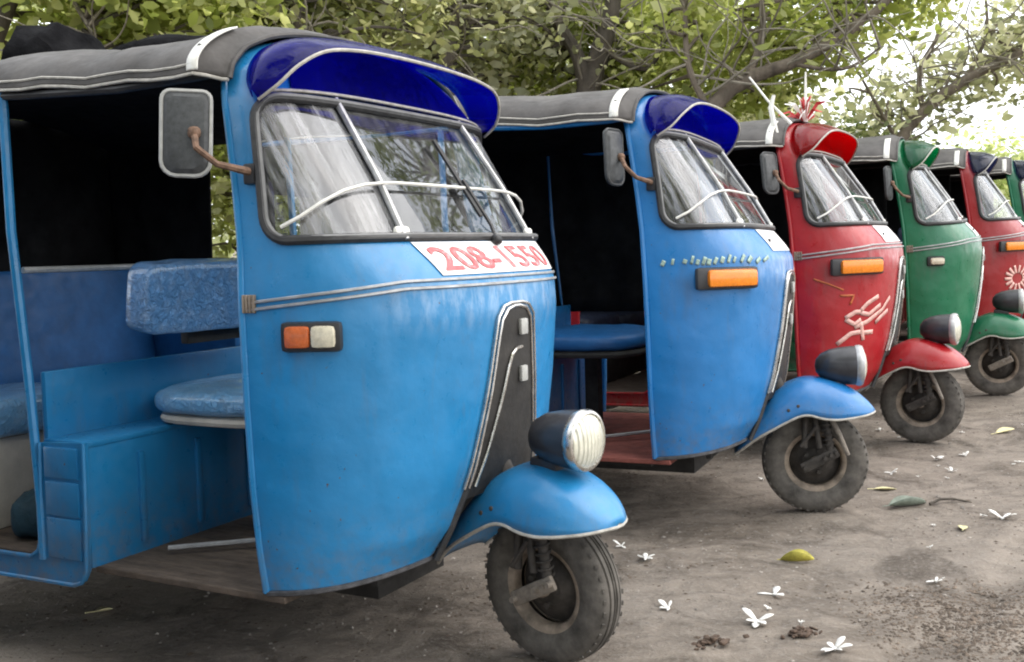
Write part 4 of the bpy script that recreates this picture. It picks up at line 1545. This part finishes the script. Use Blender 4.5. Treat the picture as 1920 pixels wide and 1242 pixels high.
# trees that stand behind the row, left to right
tree('broadleaf_tree', 'yellow-green tree at the far left, thin branch slanting over the canopy', 'tree',
     [G0(-120, 8.5), V3(-60, 250, 8.5), V3(40, -60, 8.6), V3(60, -260, 8.6)], 0.09,
     [(V3(120, -60, 8.8), (1.1, 1.0, 0.9)), (V3(330, 20, 9.2), (0.9, 0.8, 0.55)), (V3(260, -330, 9), (1.0, 0.9, 0.5))], 7500, 0.15, 'bright', 'dark_bark',
     extra=[([V3(30, -120, 8.6), V3(120, -20, 8.5), V3(165, 50, 8.4), V3(200, 110, 8.4)], 0.022, 0.012)], clumps=90)
tree('broadleaf_tree', 'tree with a straight dark trunk rising behind the nearest visor', 'tree',
     [G0(585, 9.5), V3(575, 250, 9.5), V3(563, 60, 9.5), V3(560, -120, 9.5), V3(520, -420, 9.6)], 0.12,
     [(V3(420, 20, 10.2), (1.0, 0.9, 0.7)), (V3(660, 40, 10.3), (0.9, 0.9, 0.7)), (V3(560, -330, 10), (1.1, 1.0, 0.5))], 7500, 0.14, 'olive', 'dark_bark', clumps=110)
tree('broadleaf_tree', 'tree with bare twisting dark limbs above the first windscreen', 'tree',
     [G0(870, 10.5), V3(850, 260, 10.5), V3(835, 130, 10.5), V3(780, 60, 10.4), V3(690, 10, 10.3), V3(610, -120, 10.2)], 0.09,
     [(V3(760, 150, 11.4), (1.0, 0.8, 0.5)), (V3(900, 40, 11.2), (0.9, 0.9, 0.8)), (V3(760, -260, 10.8), (1.1, 1.0, 0.5))], 6500, 0.135, 'grey', 'dark_bark',
     extra=[([V3(835, 130, 10.5), V3(850, 60, 10.6), V3(862, -60, 10.6), V3(900, -260, 10.7)], 0.07, 0.03), ([V3(780, 60, 10.4), V3(740, 40, 10.3), V3(700, 90, 10.2), V3(650, 110, 10.2)], 0.03, 0.012)], clumps=110, r1=0.03)
tree('forked_tree', 'forked brown trunk leaning right behind the second canopy', 'tree',
     [G0(1085, 11), V3(1092, 300, 11), V3(1100, 190, 11), V3(1128, 90, 11), V3(1150, 0, 11), V3(1180, -200, 11.2)], 0.17,
     [(V3(1010, 90, 12), (0.9, 0.8, 0.8)), (V3(1220, 60, 12), (0.9, 0.9, 0.8)), (V3(1120, -300, 11.5), (1.2, 1.0, 0.5))], 8000, 0.13, 'bright', 'dark_bark',
     extra=[([V3(1100, 190, 11), V3(1085, 110, 11), V3(1040, 30, 11.1), V3(990, -80, 11.1)], 0.09, 0.04), ([V3(1128, 90, 11), V3(1210, 130, 10.8), V3(1260, 60, 10.8)], 0.035, 0.015)], clumps=120, r1=0.06)
tree('spreading_tree', 'tree with a long grey limb arching right above the red rickshaw', 'tree',
     [G0(1290, 10), V3(1300, 330, 10), V3(1330, 210, 10), V3(1400, 150, 10), V3(1480, 120, 10), V3(1560, 78, 10.1), V3(1660, 5, 10.2), V3(1730, -90, 10.3)], 0.10,
     [(V3(1340, 120, 11), (0.8, 0.8, 0.9)), (V3(1450, 70, 11), (0.8, 0.8, 0.7)), (V3(1640, -20, 11), (0.9, 0.8, 0.35)), (V3(1500, -280, 10.6), (1.2, 1.0, 0.5))], 8000, 0.12, 'bright', 'bark',
     extra=[([V3(1400, 150, 10), V3(1430, 60, 10.1), V3(1420, -60, 10.1)], 0.045, 0.02), ([V3(1480, 120, 10), V3(1580, 130, 9.9), V3(1650, 90, 9.9)], 0.022, 0.01),
            ([V3(1330, 210, 10), V3(1290, 120, 10.1), V3(1285, 0, 10.2)], 0.04, 0.02)], clumps=120, r1=0.03)
tree('thin_tree', 'sparse leaning tree against the bright sky at the right', 'tree',
     [G0(1650, 13), V3(1660, 350, 13), V3(1685, 270, 13), V3(1730, 210, 13), V3(1810, 150, 13), V3(1910, 100, 13), V3(2040, 10, 13), V3(2120, -150, 13)], 0.10,
     [(V3(1700, 170, 13.3), (0.75, 0.8, 0.6)), (V3(1840, 110, 13.4), (0.8, 0.8, 0.5)), (V3(1930, 60, 13.5), (0.9, 0.8, 0.5)), (V3(1960, -220, 13.6), (1.6, 1.4, 0.6))], 3200, 0.14, 'grey', 'bark',
     extra=[([V3(1730, 210, 13), V3(1725, 130, 13.1), V3(1760, 60, 13.1), V3(1770, -60, 13.2)], 0.04, 0.015), ([V3(1810, 150, 13), V3(1850, 60, 13), V3(1840, -60, 13)], 0.03, 0.012),
            ([V3(1685, 270, 13), V3(1640, 190, 13), V3(1600, 120, 13)], 0.03, 0.012)], clumps=70, r1=0.03, twig=0.014)
# bushes under the trees
bush_spec = [(-40, 150, 11.0, 'dark', 'dark bush at the far left, behind the tarpaulin'), (180, 110, 11.5, 'olive', 'olive bush behind the rear of the nearest canopy'),
             (420, 130, 12.0, 'bright', 'yellow-green bush behind the white canopy strap of the nearest rickshaw'), (640, 150, 12.5, 'olive', 'olive bush behind the blue visor of the nearest rickshaw'),
             (860, 170, 12.5, 'bright', 'light green bush between the first two rickshaws'), (1030, 200, 13.0, 'grey', 'grey-green bush just left of the forked trunk'),
             (1220, 210, 13.0, 'olive', 'olive bush between the forked trunk and the arching limb'), (1400, 210, 13.0, 'grey', 'grey-green bush behind the thin white antenna'),
             (1540, 250, 14.0, 'dark', 'dark bush behind the red visor'), (1800, 300, 15.0, 'pale', 'pale green shrub beyond the green rickshaw'),
             (1930, 330, 16.0, 'pale', 'pale shrub at the right edge beyond the dark red rickshaw')]
for u, v, d, pal, lab in bush_spec:
    c = V3(u, v, d)
    top = c.z
    w = 1.25 if pal != 'pale' else 0.95
    tree('bush', lab, 'bush', [Vector((c.x, c.y, -0.05)), Vector((c.x + 0.1, c.y, top * 0.4)), Vector((c.x, c.y, top * 0.8))], 0.05,
         [((c.x, c.y, top * 0.52), (w, 0.9, top * 0.46)), ((c.x + 0.3, c.y, top * 0.8), (w * 0.7, 0.7, top * 0.25))], (2600 if 500 < u < 1000 else 5500), 0.14 if pal != 'pale' else 0.11, pal, 'bark', clumps=60, cl_sd=0.3, bare=0)
# tall trees beyond the frame whose crowns the windscreens reflect; low-crowned two added to block sky light
tall = [((5.6, 11.2), 0.16, (4.5, 9.3, 6.1), (2.2, 1.9, 1.5), 'dark', 'tall tree with a high crown above the far end of the row'),
        ((-1.5, -5.0), 0.16, (-0.3, -0.9, 6.1), (2.2, 1.9, 0.9), 'olive', 'tall tree standing behind the viewer on the left'),
        ((-4.6, -3.6), 0.2, (-4.3, -3.0, 3.4), (2.4, 1.8, 2.4), 'dark', 'low-crowned dark tree behind the viewer, far to the left'),
        ((-1.8, -6.8), 0.2, (-1.6, -6.0, 3.2), (2.6, 1.6, 2.3), 'dark', 'low-crowned dark tree straight behind the viewer'),
        ((3.8, -6.5), 0.18, (4.0, -5.5, 6.8), (2.6, 2.2, 1.5), 'olive', 'tall tree standing behind the viewer on the right')]
for (x, y), r0, cc, rad, pal, lab in tall:
    tree('tall_tree', lab, 'tree', [Vector((x, y, -0.05)), Vector((x + 0.1, y, 2.5)), Vector((cc[0], cc[1], cc[2] - 1)), Vector(cc)], r0, [(cc, rad)], 5200 if y > 0 else 7500, 0.17, pal, 'dark_bark', clumps=80, cl_sd=0.36, twig=0.02, bare=0)
# far woodland that reads as one mass
N = 34000
xs_ = rng.uniform(-26, 9, N)
top = 8.0 + 0.8 * np.sin(xs_ * 0.9) + 0.6 * np.sin(xs_ * 2.3 + 1)
top = np.where(xs_ > 4.3, np.maximum(1.9, top - (xs_ - 4.3) * 4.5), top)
low = np.where((xs_ > -5) & (xs_ < 1.2), 2.7, 0.0)
zs_ = low + rng.uniform(0, 1, N) * (top - low)
ys_ = 21 + rng.uniform(-1.5, 1.5, N)
wo = leaves_mesh('far_woodland', np.stack([xs_, ys_, zs_], 1), 0.36, LEAF['far'], None, rng.uniform(0.1, 1.0, N))
tag(wo, 'far woodland of grey-green leaves behind all the trees', 'woodland', kind='stuff')


# ------------------------------------------------------------------ litter on the ground
def gz_(x, y):
    return float(height(x, y))


def blossom(seed, sz):
    g = random.Random(seed)
    mb = MB()
    n = g.choice([3, 4, 5, 5, 6])
    tl = g.uniform(-0.5, 0.5)
    fan = g.uniform(0.62, 1.0)
    for k in range(n):
        a = 2 * math.pi * fan * k / n + g.uniform(-0.4, 0.4)
        up = g.uniform(-0.02, 0.95) * (1 + tl * math.cos(a))
        L = sz * g.uniform(0.30, 0.62)
        w = L * g.uniform(0.26, 0.55)
        d = Vector((math.cos(a), math.sin(a), 0))
        s = Vector((-d.y, d.x, 0))
        rows = []
        for t, ww in ((0.0, 0.12), (0.3, 0.7), (0.6, 1.0), (0.85, 0.65), (1.0, 0.08)):
            zc = L * up * (t ** 1.3) * (1 - 0.45 * t) + 0.004
            c = d * L * t + Vector((0, 0, zc))
            rows.append([c - s * w * ww * 0.5 + Vector((0, 0, 0.12 * w * ww)), c, c + s * w * ww * 0.5 + Vector((0, 0, 0.12 * w * ww))])
        mb.grid(rows)
    mb.cushion((0, 0, 0.004), (sz * 0.12, sz * 0.12, 0.008), 0.8, 5)
    return mb


def lay(o, x, y, rz=None, dz=0.002):
    o.location = (x, y, gz_(x, y) + dz)
    o.rotation_euler = (random.uniform(-0.15, 0.15), random.uniform(-0.15, 0.15), random.uniform(0, 6.28) if rz is None else rz)


GB = 'white blossoms fallen on the dirt'
bl = [(0.374, 3.802, 0.055, 'curled white blossom just right of the nearest mudguard tip'), (0.438, 3.614, 0.075, 'spiky white blossom right of the nearest front tyre'),
      (0.446, 3.133, 0.078, 'broad white blossom lying right beside the lower half of the nearest front tyre'), (0.687, 2.997, 0.08, 'flat crescent white blossom below the forked one, in the open dirt'),
      (0.800, 3.246, 0.085, 'forked white blossom straight below the curled yellow leaf'), (0.834, 2.739, 0.075, 'white blossom cut by the bottom edge of the picture'),
      (1.346, 3.326, 0.055, 'lone small white blossom on the right, above the rubble patch'), (2.043, 5.039, 0.085, 'larger of the two white blossoms in front of the red rickshaw wheel'),
      (2.227, 5.134, 0.07, 'smaller white blossom farther right of the red rickshaw wheel'), (1.749, 4.828, 0.07, 'white blossom just above the pale yellow leaf by the second front wheel'),
      (2.022, 4.806, 0.06, 'small cream blossom between the red rickshaw and the green scrap'), (2.036, 5.795, 0.06, 'white blossom beside the left of the red rickshaw front wheel'),
      (2.10, 5.70, 0.05, 'tiny white blossom touching the shade of the red front tyre'), (2.377, 4.898, 0.06, 'white blossom at the right edge of the picture'),
      (1.129, 4.762, 0.045, 'tiny white blossom in the shade left of the second front wheel'), (1.855, 3.949, 0.09, 'long pale blossom on the right, below the green scrap')]
for i, (x, y, s, lab) in enumerate(bl):
    o = blossom(100 + i, s * 1.08).build('fallen_blossom', M['petal'], solid=0.0012)
    lay(o, x, y)
    tag(o, lab, 'blossom', GB)


for k in range(22):
    x, y = random.uniform(0.35, 2.9), random.uniform(2.75, 6.0)
    if x < 0.3 + (y - 2.75) * 0.62:
        x = 0.4 + (y - 2.75) * 0.66 + random.uniform(0, 0.8)
    o = blossom(300 + k, random.uniform(0.018, 0.034)).build('loose_petal', M['petal'], solid=0.001)
    lay(o, x, y)
    tag(o, 'tiny loose white petal crumpled on the open dirt', 'petal', 'tiny white petals strewn over the dirt')


def leaf_obj(name, L, W, curl, mat, seed):
    rows = []
    for t in np.linspace(0, 1, 9):
        w = W * math.sin(math.pi * min(1, t * 0.96 + 0.02)) ** 0.8 * 0.5 + 0.001
        r_ = []
        for q in np.linspace(-1, 1, 5):
            z = curl * (q * q) * w * 1.6 + curl * 0.25 * L * (t - 0.4) ** 2 + 0.003
            r_.append(((t - 0.5) * L, q * w * (1 - 0.3 * curl), z))
        rows.append(r_)
    mb = MB().grid(rows)
    mb.tube([(-0.5 * L - 0.03, 0.004, 0.004), (-0.5 * L, 0, 0.004 + curl * 0.04 * L)], 0.0016, 5)
    return mb.build(name, mat, solid=0.001)


ylw = simple('yellow_leaf', (0.48, 0.42, 0.07), 0.55, var=0.4, scale=30)
plw = simple('pale_yellow_leaf', (0.62, 0.57, 0.32), 0.6, var=0.25, scale=30)
grn = simple('grey_green_leaf', (0.17, 0.2, 0.16), 0.5, var=0.4, scale=30)
GL = 'fallen leaves on the dirt'
for x, y, L, W, cu, mt, rz, lab in [(0.965, 3.582, 0.115, 0.066, 0.7, ylw, -0.5, 'curled yellow leaf lying alone in the open dirt'),
                                   (1.613, 4.532, 0.10, 0.055, 0.2, plw, 0.1, 'pale yellow leaf right of the second front wheel'),
                                   (1.673, 3.883, 0.10, 0.035, 0.2, plw, 1.2, 'thin yellowish leaf on the right, below the grey-green leaf'),
                                   (1.60, 4.237, 0.17, 0.085, 0.55, grn, 0.25, 'folded grey-green leaf in front of the second front wheel'),
                                   (2.631, 5.568, 0.12, 0.06, 0.3, plw, 0.3, 'pale leaf in front of the green rickshaw wheel'),
                                   (-1.35, 3.30, 0.06, 0.04, 0.3, plw, 0.8, 'small pale leaf in the shade under the nearest rickshaw')]:
    o = leaf_obj('fallen_leaf', L, W, cu, mt, 1)
    lay(o, x, y, rz)
    tag(o, lab, 'leaf', GL)
tw_ = MB().tube([(0, 0, 0.006), (0.05, 0.012, 0.02), (0.10, 0.0, 0.022), (0.17, -0.02, 0.008)], [0.007, 0.006, 0.005, 0.003], 6).tube([(0.09, 0, 0.02), (0.13, 0.03, 0.012)], 0.003, 5)
o = tw_.build('twig', M['dark_bark'])
lay(o, 1.69, 4.235, 0.1)
o.rotation_euler = (0, 0, 0.1)
tag(o, 'short dark twig beside the folded grey-green leaf', 'twig')
GC = 'clods of dark earth'
for x, y, s, lab in [(0.509, 2.844, 0.10, 'dark earth clod near the bottom edge, right of the nearest tyre'), (0.779, 2.877, 0.07, 'small brown earth clod between two white blossoms near the bottom edge')]:
    mb = MB()
    for k in range(46):
        a = random.uniform(0, 6.28)
        q = s * 0.62 * abs(random.gauss(0, 0.6))
        u_ = random.uniform(0.005, 0.016)
        rt = Matrix.Rotation(random.uniform(0, 3), 3, 'Z') @ Matrix.Rotation(random.uniform(-0.6, 0.6), 3, 'X')
        mb.rbox((q * math.cos(a), q * math.sin(a) * 0.8, 0.003 + random.uniform(0, 0.012) * (q < s * 0.3)), (u_ * random.uniform(1, 2.2), u_ * 1.2, u_ * random.uniform(0.35, 0.8)), u_ * 0.2, rt, 1)
    o = mb.build('earth_clod', simple('dark_earth', (0.085, 0.055, 0.038), 0.95, var=0.5, scale=60, bmp=0.01))
    lay(o, x, y, 0)
    tag(o, lab, 'clod', GC, 'stuff')

# gravel and leaf crumbs
def scatter(name, label, n, box, size, mat, flat=0.6, dens=None):
    base = np.array([(1, 0, 0), (-1, 0, 0), (0, 1, 0), (0, -1, 0), (0, 0, 1), (0, 0, -1)], float)
    fc = [(0, 2, 4), (2, 1, 4), (1, 3, 4), (3, 0, 4), (2, 0, 5), (1, 2, 5), (3, 1, 5), (0, 3, 5)]
    mb = MB()
    k = 0
    while k < n:
        x, y = random.uniform(box[0], box[1]), random.uniform(box[2], box[3])
        if dens and random.random() > dens(x, y):
            continue
        k += 1
        s = size * random.uniform(0.4, 1.0) * (1.8 if random.random() < 0.06 else 1)
        a = random.uniform(0, 6.28)
        ca, sa = math.cos(a), math.sin(a)
        sc3 = (s, s * random.uniform(0.5, 1), s * flat * random.uniform(0.5, 1))
        z = gz_(x, y) + sc3[2] * 0.25
        vs = []
        for b in base:
            j = [random.uniform(0.7, 1.15) for _ in range(3)]
            px, py, pz = b[0] * sc3[0] * j[0], b[1] * sc3[1] * j[1], b[2] * sc3[2] * j[2]
            vs.append((x + px * ca - py * sa, y + px * sa + py * ca, z + pz))
        mb.add(vs, fc)
    o = mb.build(name, mat, smooth=False)
    tag(o, label, 'gravel', kind='stuff')
    return o


def patchy(x, y):
    return 0.25 + 0.75 * (math.sin(2.1 * x + 1.7 * y) * math.sin(3.3 * x - 2.2 * y + 1) > 0.1)


scatter('gravel', 'fine grey gravel spread over the dirt', 5200, (-2.2, 4.5, 2.5, 8), 0.008, simple('grey_gravel', (0.27, 0.24, 0.21), 0.9, var=0.6, scale=12), dens=patchy)
scatter('dark_gravel', 'dark brown grit and leaf crumbs strewn over the dirt', 3200, (-2.2, 4.0, 2.5, 7), 0.009, simple('brown_grit', (0.085, 0.06, 0.042), 0.95, var=0.6, scale=12), flat=0.35, dens=patchy)
scatter('rubble', 'brown crumbly rubble patch at the lower right', 2600, (0.95, 1.75, 2.5, 3.35), 0.0085, simple('brown_rubble', (0.125, 0.095, 0.072), 0.95, var=0.7, scale=14), flat=0.6,
        dens=lambda x, y: math.exp(-((x - 1.3) / 0.25) ** 2 - ((y - 2.95) / 0.28) ** 2))
